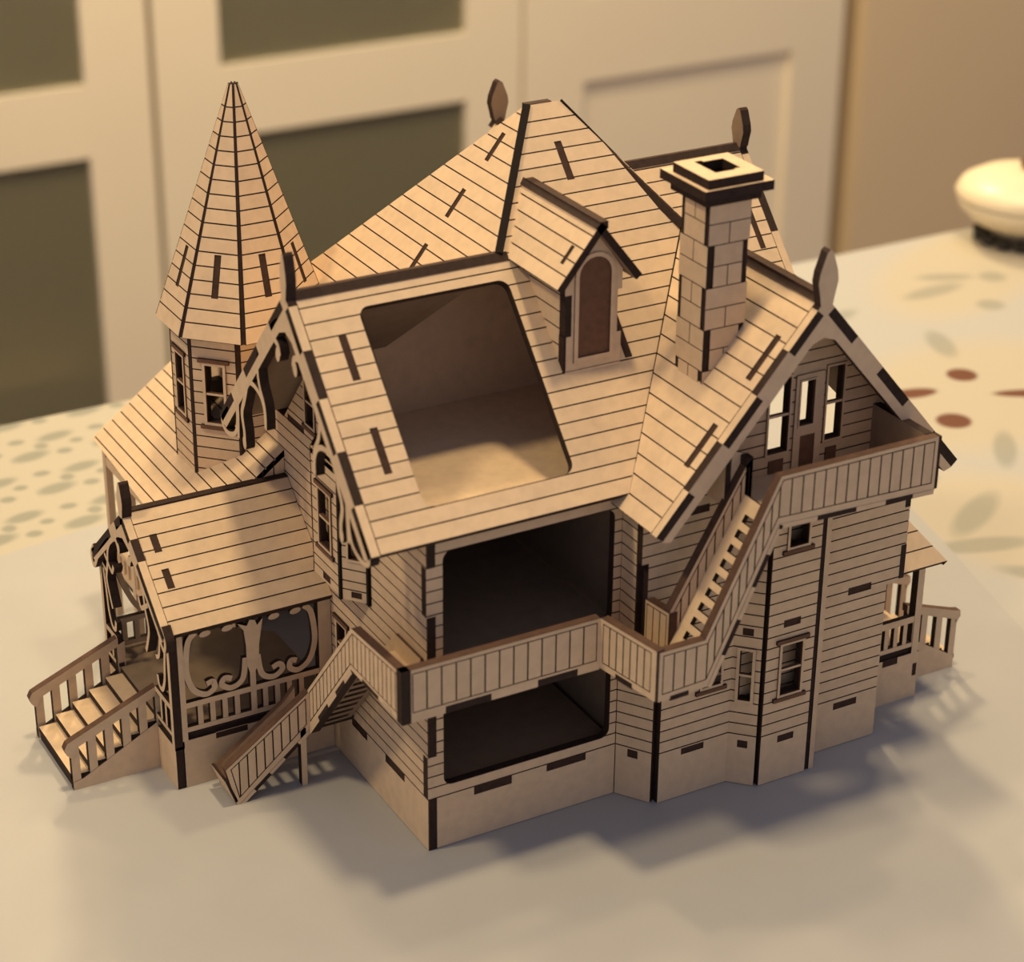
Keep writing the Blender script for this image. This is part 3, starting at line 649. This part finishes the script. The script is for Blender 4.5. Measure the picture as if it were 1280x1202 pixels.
# short return panel towards the wing
p0, p1 = Vector((5.12, BYF, 0)), Vector((5.55, -4.1, 0)); f = Fr(p0, p1 - p0, (0, 0, 1)); ln = (p1 - p0).length
lp = rect(0, BB - 0.0, ln, BT); o = railing('balcony_panel', f, lp, 0, 0, 0, 0, 0); panel_boards(o, f, lp, rect(0.12, BB + 0.22, ln - 0.22, BT - 0.13), rng(0.12, ln - 0.22, 0.33))
Acc().slab(f, [rect(0.75, BB - 0.05, 1.5, BB + 0.14)], -0.2, 0.01, CHAR).build('floor_tab', o)
# long front panel: lower balcony, climbing stair rail and upper balcony
YS = -4.1; f = front(YS)
XA, XB2, XC, XD = 5.66, 7.27, 9.68, 15.55; ZL, ZT, ZL2, ZT2 = 6.06, 7.77, 10.98, 12.67
lp = [(XA, ZL), (7.42, ZL + 0.05), (9.72, ZL2 + 0.1), (XD, ZL2 - 0.1), (XD, ZT2), (XC, ZT2), (XB2, ZT), (XA, ZT)]
o = railing('stair_panel', f, lp, 0, 0, 0, 0, 0)
fld = [(XA + 0.13, ZL + 0.22), (7.38, ZL + 0.3), (9.66, ZL2 + 0.32), (XD - 0.12, ZL2 + 0.12), (XD - 0.12, ZT2 - 0.12), (XC + 0.08, ZT2 - 0.12), (XB2 + 0.08, ZT - 0.12), (XA + 0.13, ZT - 0.12)]
panel_boards(o, f, lp, fld, rng(XA + 0.13, XB2 + 0.1, 0.44) + rng(XB2 + 0.1, XC, 0.27)[1:] + rng(XC, XD - 0.12, 0.405)[1:])
def tabs_along(f, parent, p, q, parts, h=0.16, off=0.0):
    p, q = Vector(p), Vector(q); d = q - p; u = d.normalized(); n = Vector((u.y, -u.x))
    for s0, s1, m in parts:
        a, b = p + d * s0, p + d * s1
        Acc().slab(f, [[tuple(a), tuple(b), tuple(b + n * h), tuple(a + n * h)]], -T, 0.012, m).build('floor_tab', parent)
tabs_along(f, o, (6.1, ZL + 0.1), (6.75, ZL + 0.12), [(0, 1, CHAR)])
tabs_along(f, o, (7.42, ZL + 0.05), (9.72, ZL2 + 0.1), [(0.0, 0.2, WOOD), (0.2, 0.42, CHAR), (0.42, 0.62, WOOD), (0.62, 0.82, CHAR), (0.82, 1, WOOD)])
tabs_along(f, o, (9.72, ZL2 + 0.1), (XD, ZL2 - 0.1), [(0.0, 0.24, WOOD), (0.24, 0.49, CHAR), (0.49, 0.68, WOOD), (0.68, 0.86, CHAR), (0.86, 1, WOOD)])
# upper balcony end panel, floor, newel
f = right(XD); o = plate('balcony_panel', f, rect(YS + T, ZL2 - 0.1, YW, ZT2 + 0.02), None, house)
Acc().slab(front(YS), [rect(XD, ZL2 - 0.1, XD + 0.12, ZT2)], -T, -0.005, CHAR).build('corner_finger', house)
Acc().slab(top(ZL2 + 0.12), [rect(9.6, YS + 0.2, XD - 0.05, YW - 0.01)], -0.25, 0).build('balcony_floor', house)
# inner stair rail
YI = -2.55; f = front(YI); lp = [(7.0, 6.3), (7.45, 6.6), (9.75, 11.1), (9.75, 12.6), (9.55, 12.45), (7.0, 8.05)]
o = railing('stair_panel', f, lp, 0, 0, 0, 0, 0); panel_boards(o, f, lp, [(7.1, 6.7), (7.45, 6.95), (9.65, 11.25), (9.65, 12.35), (9.5, 12.2), (7.1, 7.95)], rng(7.1, 9.65, 0.27))
Acc().slab(left(9.5), [L(rect(YI, 11.1, YI + 0.02 + T, 12.65))], -0.25, 0, CHAR).build('newel', house)
Acc().slab(left(8.9), [L([(YI + 0.2, 11.1), (YW - 0.05, 11.1), (YW - 0.05, 12.95), (YI + 0.2, 12.9)])], -0.2, 0).build('balcony_panel', house)
Acc().slab(front(YI + 0.31), [[(8.9, 11.2), (9.75, 11.2), (9.75, 12.6), (8.95, 12.95)]], -0.1, 0, WOOD, CHAR).build('balcony_panel', house)
f = left(6.95); lp = L([(YW - 0.05, 6.3), (YI - 0.02, 6.3), (YI - 0.02, 8.0), (YW - 0.05, 7.85)])
o = railing('balcony_panel', f, lp, 0, 0, 0, 0, 0); panel_boards(o, f, lp, L([(YW - 0.12, 6.4), (YI + 0.1, 6.4), (YI + 0.1, 7.88), (YW - 0.12, 7.75)]), rng(-(YW - 0.12), -(YI + 0.1), 0.33))
# the climbing stair: a sloping sheet with square cut-outs
p0, p1 = Vector((6.95, YS + T, 6.8)), Vector((9.5, YS + T, 11.45)); d = p1 - p0; ln = d.length; w = YI - p0.y - 0.01
f = Fr(p0, d, (0, 1, 0)); hl = []
for k in range(9):
    s0 = 0.55 + k * (ln - 0.8) / 9; hl.append(rect(s0, 0.1, s0 + 0.27, w * 0.66))
Acc().slab(f, [rect(0, 0, ln, w)] + hl, -0.18, 0).build('stair_sheet', house)
# --- landing and flight down the left wall
XS = -1.65; f = left(XS)
lp = [(BYF, 6.05), (BYF, 7.82), (1.8, 7.62), (5.28, 3.55), (5.22, 2.08), (1.9, 6.12)]
o = railing('stair_panel', f, L(lp), 0, 0, 0, 0, 0)
panel_boards(o, f, L(lp), L([(-1.48, 6.3), (-1.48, 7.7), (1.74, 7.48), (5.18, 3.5), (5.15, 2.4), (1.9, 6.3)]), rng(-5.15, 1.48, 0.29))
tabs_along(f, o, (-1.9, 6.12), (-5.22, 2.08), [(0.0, 0.16, WOOD), (0.16, 0.36, CHAR), (0.36, 0.55, WOOD), (0.55, 0.78, CHAR), (0.78, 1, WOOD)], h=-0.14)
tabs_along(f, o, (1.4, 6.06), (-1.9, 6.12), [(0.15, 0.32, WOOD), (0.42, 0.75, CHAR)], h=0.12)
Acc().slab(front(BYF), [rect(XS - 0.01, BB - 0.06, XS + 0.3, BT)], -T, 0.02, CHAR).build('corner_finger', house)
XI = -0.12; f = left(XI); lp = [(0.2, 6.3), (0.2, 6.95), (1.9, 6.95), (5.3, 3.2), (5.3, 2.2), (1.9, 6.2)]
Acc().slab(f, [L(lp)], -0.1, 0, WOOD, RAIL).build('stair_panel', house)
Acc().slab(top(BB + 0.2), [rect(XS + 0.3, -1.0, -0.05, 2.0)], -0.2, 0).build('landing', house)
p0, p1 = Vector((XS + T, 1.95, 6.2)), Vector((XS + T, 5.35, 2.2)); d = p1 - p0; ln = d.length; f = Fr(p0, (1, 0, 0), d)
if f.n.z < 0: f = Fr(p0 + Vector((1.2, 0, 0)), (-1, 0, 0), d)
Acc().slab(f, [rect(0, 0, 1.2, ln)] + [rect(0.2, 0.35 + k * 0.55, 1.0, 0.62 + k * 0.55) for k in range(9)], -0.15, 0).build('stair_sheet', house)
Acc().slab(top(2.2), [rect(XS - 0.02, 5.25, -0.05, 6.55)], -0.2, 0).build('landing', house)
# lower flight running out to the left
YL = 5.22; f = front(YL)
lp = [(-1.64, 2.1), (-1.64, 3.48), (-4.62, 1.42), (-4.3, 0.0), (-4.12, 0.0)]
o = railing('stair_panel', f, lp, 0, 0, 0, 0, 0); panel_boards(o, f, lp, [(-1.74, 2.3), (-1.74, 3.3), (-4.46, 1.4), (-4.2, 0.22)], rng(-4.46, -1.74, 0.3))
tabs_along(f, o, (-4.2, 0.0), (-1.64, 2.1), [(0.0, 0.2, WOOD), (0.2, 0.42, CHAR), (0.42, 0.62, WOOD), (0.62, 0.82, CHAR), (0.82, 1, WOOD)], h=0.0 + 0.13)
Acc().slab(f, [rect(-1.98, 0, -1.78, 2.2)], -0.25, 0).build('stair_leg', house)
f2 = front(6.45); lp = [(-1.6, 2.1), (-1.6, 3.0), (-2.0, 2.55), (-4.5, 0.75), (-4.3, 0.02), (-4.1, 0.02)]
o = Acc().slab(f2, [lp], -0.2, 0, WOOD, RAIL).build('stair_panel', house)
p0, p1 = Vector((-4.3, YL + T, 0.2)), Vector((-1.6, YL + T, 1.85)); d = p1 - p0; ln = d.length; f = Fr(p0, d, (0, 1, 0))
Acc().slab(f, [rect(0, 0, ln, 0.92)] + [rect(0.3 + k * 0.42, 0.15, 0.55 + k * 0.42, 0.75) for k in range(7)], -0.15, 0).build('stair_sheet', house)
Acc().slab(Fr((-4.62, YL, 1.0), (0, 1, 0), (0.35, 0, -1)), [rect(0.0, 0.0, 1.2, 0.95)], -0.06, 0.04).build('stair_riser', house)
# glue blob under the balcony
a = Acc(); a.slab(top(5.75), [ell(6.5, -0.2, 0.35, 0.25, 10)], -0.55, 0, *(3 * [mat('hot_glue', (0.75, 0.75, 0.78), 0.25, spec=0.5)])); a.build('glue_drop', house)

# --- side porch on the right
QY = 0.14
plate('porch_foundation', front(QY), rect(17.2, 0, 19.33, 1.8), None, house, slots=[rect(17.75, 1.55, 18.4, 1.8), rect(19.1, 0.85, 19.28, 1.35)])
plate('porch_foundation', right(19.33), rect(QY + T, 0, 4.8, 1.8), None, house)
Acc().slab(top(2.0), [rect(16.5, QY + 0.1, 19.3, 4.8)], -0.2, 0).build('porch_floor', house)
qs = empty('porch_screen'); qs.parent = house
for z0, z1 in ((2.08, 2.25), (3.05, 3.3)): one('rail', front(QY), rect(17.3, z0, 19.1, z1), qs, 0.2)
for k in range(5): one('baluster', front(QY), rect(17.35 + 0.4 * k, 2.2, 17.52 + 0.4 * k, 3.1), qs, 0.2)
one('post', front(QY), rect(18.98, 1.8, 19.25, 5.5), qs); one('post', front(QY), rect(17.3, 1.8, 17.48, 4.9), qs); one('post', front(4.6), rect(19.0, 1.8, 19.25, 5.5), qs)
qm = (7.75 - 5.45) / 2.3; qc = 1 / math.hypot(1, qm)
plate('porch_roof_panel', Fr((0, -0.3, 5.45), (1, 0, 0), (0, qc, qm * qc)), [(17.0, 0), (19.8, 0), (18.2, 2.3 / qc), (17.0, 2.3 / qc)], rng(0, 2.3 / qc, 0.6), house, bname='roof_board', t=0.2)
qn = (7.75 - 5.45) / 1.6; qd = 1 / math.hypot(1, qn)
Acc().slab(Fr((19.8, 0, 5.45), (0, 1, 0), (-qd, 0, qn * qd)), [[(-0.3, 0), (5.0, 0), (5.0, 1.6 / qd), (2.0, 1.6 / qd)]], -0.2, 0).build('porch_roof_panel', house)
qt = empty('side_steps'); qt.parent = house
for fy in (1.05, 3.9):
    f = front(fy); rz = lambda x: 3.15 - (x - 19.4) * 0.36
    Acc().slab(f, [[(19.4, 0), (21.75, 0), (21.75, 0.45), (19.4, 1.9)]], -0.25, 0).build('stringer', qt)
    Acc().slab(f, [[(19.4, rz(19.4) - 0.3), (21.7, rz(21.7) - 0.35), (21.72, rz(21.7) - 0.5), (21.88, rz(21.7) - 0.25), (21.85, rz(21.7) - 0.02), (21.6, rz(21.6)), (19.4, rz(19.4))]], -0.262, 0.012, WOOD, RAIL).build('handrail', qt)
    for k in range(4): x = 19.45 + 0.68 * k; Acc().slab(f, [[(x, 0.3), (x + 0.27, 0.3), (x + 0.27, rz(x) - 0.25), (x, rz(x) - 0.2)]], -0.235, -0.015).build('baluster', qt)
for k in range(4): x0 = 19.4 + 0.6 * k; Acc().slab(top(1.7 - 0.4 * k), [rect(x0, 1.1, x0 + 0.62, 3.9)], -0.2, 0).build('step_tread', qt)
# ------------------------------------------------------------------ table, cloths and the room behind
FLOOR = -75.0
def simple(name, build, parent=None): a = Acc(); build(a); return a.build(name, parent)
# print on the tablecloth: flat ellipses in a node material
def cloth_print():
    m = bpy.data.materials.new('printed_tablecloth'); m.use_nodes = True; nt = m.node_tree; b = nt.nodes['Principled BSDF']; b.inputs['Roughness'].default_value = 0.55; b.inputs['Specular IOR Level'].default_value = 0.3
    N = nt.nodes.new; LK = nt.links.new
    tc = N('ShaderNodeTexCoord'); col = None
    rgb = N('ShaderNodeRGB'); rgb.outputs[0].default_value = (0.44, 0.44, 0.44, 1); cur = rgb.outputs[0]
    def mask(vec, cx, cy, ra, rb, rot, soft=0.15):
        mp = N('ShaderNodeMapping'); mp.vector_type = 'TEXTURE'; mp.inputs['Location'].default_value = (cx * S, cy * S, 0); mp.inputs['Rotation'].default_value = (0, 0, rot); mp.inputs['Scale'].default_value = (ra * S, rb * S, 1)
        LK(vec, mp.inputs[0]); l = N('ShaderNodeVectorMath'); l.operation = 'LENGTH'; LK(mp.outputs[0], l.inputs[0])
        r = N('ShaderNodeMapRange'); r.inputs[1].default_value = 1 + soft; r.inputs[2].default_value = 1 - soft; LK(l.outputs['Value'], r.inputs[0]); return r.outputs[0]
    def paint(cur, fac, c, k=1.0):
        mx = N('ShaderNodeMix'); mx.data_type = 'RGBA'; LK(cur, mx.inputs[6]); mx.inputs[7].default_value = (*c, 1)
        if k < 1: ml = N('ShaderNodeMath'); ml.operation = 'MULTIPLY'; ml.inputs[1].default_value = k; LK(fac, ml.inputs[0]); fac = ml.outputs[0]
        LK(fac, mx.inputs[0]); return mx.outputs[2]
    sp = N('ShaderNodeSeparateXYZ'); LK(tc.outputs['Object'], sp.inputs[0]); flat = N('ShaderNodeCombineXYZ'); LK(sp.outputs[0], flat.inputs[0]); LK(sp.outputs[1], flat.inputs[1]); V0 = flat.outputs[0]
    cream = (0.50, 0.44, 0.33); sage = (0.20, 0.22, 0.20); rust = (0.14, 0.05, 0.03); grey = (0.50, 0.52, 0.50)
    # large cream petals, sage leaves and rust seeds of the right-hand flowers
    for e in CREAM: cur = paint(cur, mask(V0, *e, 0.2), cream, 0.65)
    for e in SAGE: cur = paint(cur, mask(V0, *e, 0.25), sage, 0.5)
    for e in RUST: cur = paint(cur, mask(V0, *e, 0.12), rust)
    # border of small sprigs on the left: a repeated cell
    cell = N('ShaderNodeVectorMath'); cell.operation = 'MODULO'; off = N('ShaderNodeVectorMath'); off.operation = 'ADD'; off.inputs[1].default_value = (1.0, 1.0, 0)
    LK(V0, off.inputs[0]); LK(off.outputs[0], cell.inputs[0]); cell.inputs[1].default_value = (3.6 * S, 3.4 * S, 1)
    bm = N('ShaderNodeMapRange'); bm.inputs[1].default_value = 12.5 * S; bm.inputs[2].default_value = 11.5 * S; LK(sp.outputs[0], bm.inputs[0])
    base = paint(cur, bm.outputs[0], (0.44, 0.41, 0.34), 0.8); cur = base
    for (cx, cy, ra, rb, ro) in ((0.9, 0.9, 0.85, 0.42, 0.2), (2.5, 2.4, 0.8, 0.38, 0.2), (2.4, 0.8, 0.34, 0.28, 0), (0.8, 2.5, 0.36, 0.26, 0), (1.65, 1.7, 0.3, 0.3, 0), (3.2, 1.6, 0.3, 0.24, 0)):
        f = mask(cell.outputs[0], cx, cy, ra, rb, ro, 0.3); ml = N('ShaderNodeMath'); ml.operation = 'MULTIPLY'; LK(f, ml.inputs[0]); LK(bm.outputs[0], ml.inputs[1])
        cur = paint(cur, ml.outputs[0], sage, 0.75)
    LK(cur, b.inputs['Base Color']); return m
CREAM = [(47.5, 32.0, 7.0, 3.6, 0.5), (38.3, 19.6, 7.5, 5.2, 0.2), (31.5, 8.5, 4.0, 5.5, 0.3), (33, 29, 4.5, 3.2, 0.4), (44, 13, 5, 4, 0.9), (26, 33, 5, 3, 0), (56, 24, 6, 4, 0.6)]
SAGE = [(46.3, 31.9, 1.5, 0.5, -0.4), (48.5, 30.8, 0.7, 0.7, 0), (45.9, 27.8, 0.7, 0.7, 0), (44.5, 30.6, 1.9, 0.6, 0.1), (30.4, 10.2, 2.2, 0.65, 0.55), (28.9, 7.9, 2.1, 0.6, -0.3), (29.6, 4.6, 2.0, 0.6, -0.8), (40.5, 25.0, 1.6, 0.6, 1.2), (35.5, 14.4, 1.8, 0.5, 0.9), (30.0, 13.5, 1.2, 0.5, 0.2), (38, 30, 1.5, 0.5, 0.3)]
RUST = [(39.0, 21.6, 0.72, 0.72, 0), (35.4, 17.75, 0.8, 0.78, 0), (35.6, 21.0, 1.25, 0.5, -0.2), (40.6, 18.4, 1.9, 0.42, -0.45)]
PRINT = cloth_print()
TX0, TX1, TY0, TY1 = -75.0, 85.0, -62.0, 37.1
tb = empty('dining_table', (5, -12, FLOOR)); tag(tb, 'dining table hidden under the printed cloth carrying the model', 'table')
def child(o, par): o.parent = par; o.matrix_parent_inverse = par.matrix_world.inverted(); return o
DARKW = mat('table_wood', (0.25, 0.15, 0.09), 0.5, 0.3, 60)
tb.location = (0, 0, 0)
simple('tabletop', lambda a: a.box((TX0 + 0.6, TY0 + 0.6, -3.2), (TX1 - 0.6, TY1 - 0.6, -0.25), DARKW), tb)
for x in (TX0 + 6, TX1 - 12):
    for y in (TY0 + 6, TY1 - 12): simple('leg', lambda a: a.box((x, y, FLOOR), (x + 6, y + 6, -3.2), DARKW), tb)
ca = Acc(); ca.slab(top(-0.05), [rrect(TX0, TY0, TX1, TY1, 1.2)], -0.18, 0, PRINT, PRINT, PRINT)
for y, sgn in ((TY1, 1), (TY0, -1)): ca.box((TX0 + 1, y - 0.12, -18), (TX1 - 1, y + 0.12, -0.12), PRINT)
tag(ca.build('tablecloth'), 'cream tablecloth printed with sage leaves and rust flowers beyond the model', 'tablecloth')
SHEET = mat('white_linen', (0.42, 0.42, 0.43), 0.6, 0.05, 25, bump=0.0)
sp_ = [(-70, 24.6), (-20, 25.0), (-6, 25.3), (-2, 26.0), (6, 26.2), (20, 26.0), (27.5, 24.5), (29.3, 20), (28.6, 13), (27.4, 8), (25.7, 1.7), (24.0, -6), (22, -16), (20, -30), (18, -55), (-70, -55)]
wa = Acc(); wa.slab(top(0.0), [sp_], -0.05, 0, SHEET, SHEET, SHEET)
tag(wa.build('table_runner'), 'plain white cloth laid under the model house', 'cloth')
# the dish at the far right
CER = mat('cream_ceramic', (0.80, 0.70, 0.52), 0.35, 0.0, spec=0.5)
YARN = mat('dark_yarn', (0.055, 0.05, 0.045), 0.9, 0.4, 300); YARN2 = mat('grey_yarn', (0.24, 0.22, 0.19), 0.9, 0.4, 300)
def lathe(a, prof, cx, cy, m, n=40):
    k = len(a.v); mi = a.mi(m)
    for r, z in prof:
        for i in range(n): t = 2 * math.pi * i / n; a.v.append(Vector((cx + r * math.cos(t), cy + r * math.sin(t), z)))
    for j in range(len(prof) - 1):
        for i in range(n):
            i2 = (i + 1) % n; a.f.append([k + j * n + i, k + j * n + i2, k + (j + 1) * n + i2, k + (j + 1) * n + i]); a.m.append(mi)
DCX, DCY = 53.6, 34.6
dish = empty('lidded_dish'); tag(dish, 'round cream ceramic dish with a domed lid at the far right of the table', 'dish')
simple('bowl', lambda a: lathe(a, [(0.01, 0.2), (1.5, 0.2), (1.5, 0.55), (2.6, 1.0), (3.4, 1.7), (3.6, 2.3), (3.45, 2.4), (0.01, 2.4)], DCX, DCY, CER), dish)
simple('lid', lambda a: lathe(a, [(3.65, 2.4), (3.7, 2.55), (3.4, 3.05), (2.6, 3.5), (1.3, 3.8), (0.4, 3.85), (0.01, 3.85)], DCX, DCY, CER), dish)
simple('lid_knob', lambda a: lathe(a, [(0.3, 3.8), (0.3, 4.0), (0.45, 4.2), (0.3, 4.45), (0.01, 4.5)], DCX, DCY, BROWN), dish)
for p in dish.children:
    for poly in p.data.polygons: poly.use_smooth = True
doily = empty('crocheted_mat'); tag(doily, 'dark grey crocheted mat under the cream lidded dish', 'table mat')
def dl_(a): a.slab(top(0.2), [[(DCX + (2.2 + 0.15 * math.cos(14 * t)) * math.cos(t), DCY + (2.2 + 0.15 * math.cos(14 * t)) * math.sin(t)) for t in (2 * math.pi * i / 112 for i in range(112))]], -0.22, 0, YARN2, YARN2, YARN2)
simple('mat_centre', dl_, doily)
for i in range(14):
    t = 2 * math.pi * i / 14; cx, cy = DCX + 2.15 * math.cos(t), DCY + 2.15 * math.sin(t)
    simple('scallop', lambda a: a.slab(top(0.36), [ell(cx, cy, 0.42, 0.4, 14, t)], -0.3, 0, YARN, YARN, YARN), doily)
# floor and wall
FLM = mat('floor_boards', (0.30, 0.22, 0.15), 0.45, 0.3, 8, stretch=(1, 8, 1)); WALLM = mat('painted_wall', (0.62, 0.50, 0.36), 0.8, 0.04, 6)
tag(simple('floor', lambda a: a.box((-260, -220, FLOOR - 2), (420, 186, FLOOR), FLM)), kind='structure')
tag(simple('wall_back', lambda a: a.box((-260, 178, FLOOR), (420, 186, 175), WALLM)), kind='structure')
tag(simple('wall_right', lambda a: a.box((410, -220, FLOOR), (418, 178, 175), WALLM)), kind='structure')
# --- display cabinet with glazed doors
LAC = mat('cream_lacquer', (0.88, 0.80, 0.66), 0.4, 0.03, 4, spec=0.4); CABIN = mat('cabinet_inside', (0.36, 0.27, 0.16), 0.7, 0.2, 5)
GLASS = bpy.data.materials.new('tinted_glass'); GLASS.use_nodes = True; gb = GLASS.node_tree.nodes['Principled BSDF']
gb.inputs['Base Color'].default_value = (0.74, 0.72, 0.56, 1); gb.inputs['Roughness'].default_value = 0.3; gb.inputs['Transmission Weight'].default_value = 0.85; gb.inputs['IOR'].default_value = 1.3
CY, CB = 140.0, 176.0
cab = empty('display_cabinet'); tag(cab, 'tall cream cabinet with glazed doors and one solid panelled door behind the table', 'cabinet')
X0C, X1C, ZT_ = -36.0, 122.4, 125.0
simple('carcass', lambda a: (a.box((X0C, CB - 1.5, FLOOR), (X1C, CB, ZT_), CABIN), a.box((X0C, CY + 2, FLOOR), (X0C + 1.8, CB, ZT_), LAC), a.box((X1C - 1.8, CY + 2, FLOOR), (X1C, CB, ZT_), LAC), a.box((X0C, CY + 2, ZT_ - 2), (X1C, CB, ZT_), LAC), a.box((X0C, CY + 2, FLOOR), (X1C, CB, FLOOR + 6), LAC)), cab)
for xs in (3.9, 43.4, 82.5): simple('divider', lambda a: a.box((xs - 0.9, CY + 2.2, FLOOR + 6), (xs + 0.9, CB - 1.5, ZT_ - 2), CABIN), cab)
for z in (-48.0, -26.0, -6.0, 22.0, 55.0, 88.0):
    for xs0, xs1 in ((X0C + 1.8, 3.0), (4.8, 42.5), (44.3, 81.6)): simple('shelf', lambda a: a.box((xs0, CY + 7, z), (xs1, CB - 1.5, z + 1.8), CABIN), cab)
def gdoor(x0, x1, panes):
    d = empty('door'); d.parent = cab
    f = front(CY); holes = [rect(x0 + 6.6, z0, x1 - 6.4, z1) for z0, z1 in panes]
    Acc().slab(f, [rect(x0 + 0.2, FLOOR + 6.5, x1 - 0.2, ZT_ - 0.5)] + holes, -2.0, 0, LAC, LAC, LAC).build('door_frame', d)
    for h in holes: Acc().slab(f, [[(p[0] , p[1]) for p in h]], -1.2, -0.7, GLASS, GLASS, GLASS).build('glass_pane', d)
PANES = [(-62.0, -23.8), (-17.0, 22.0), (29.0, 68.0), (75.0, 117.0)]
gdoor(-35.8, 3.8, PANES); gdoor(4.0, 43.3, PANES); gdoor(43.5, 82.4, PANES)
d = empty('door'); d.parent = cab; f = front(CY); pn = [(-66.0, -23.8), (-15.0, 62.0), (69.0, 117.0)]
hol = [rect(89.6, z0, 115.6, z1) for z0, z1 in pn]
Acc().slab(f, [rect(82.6, FLOOR + 6.5, 122.2, ZT_ - 0.5)] + hol, -2.0, 0, LAC, LAC, LAC).build('door_frame', d)
for h in hol: Acc().slab(f, [h], -1.9, -0.8, LAC, LAC, LAC).build('door_panel', d)
cup = empty('tall_cupboard'); tag(cup, 'plain beige tall cupboard side standing right of the cream cabinet', 'cupboard')
BEIGE = mat('beige_lacquer', (0.74, 0.60, 0.42), 0.5, 0.03, 4)
simple('body', lambda a: a.box((125.0, 141.5, FLOOR), (245, 177.5, 125), BEIGE), cup)
simple('door', lambda a: a.box((125.0, 139.5, FLOOR + 4), (244.8, 141.4, 124.5), BEIGE), cup)
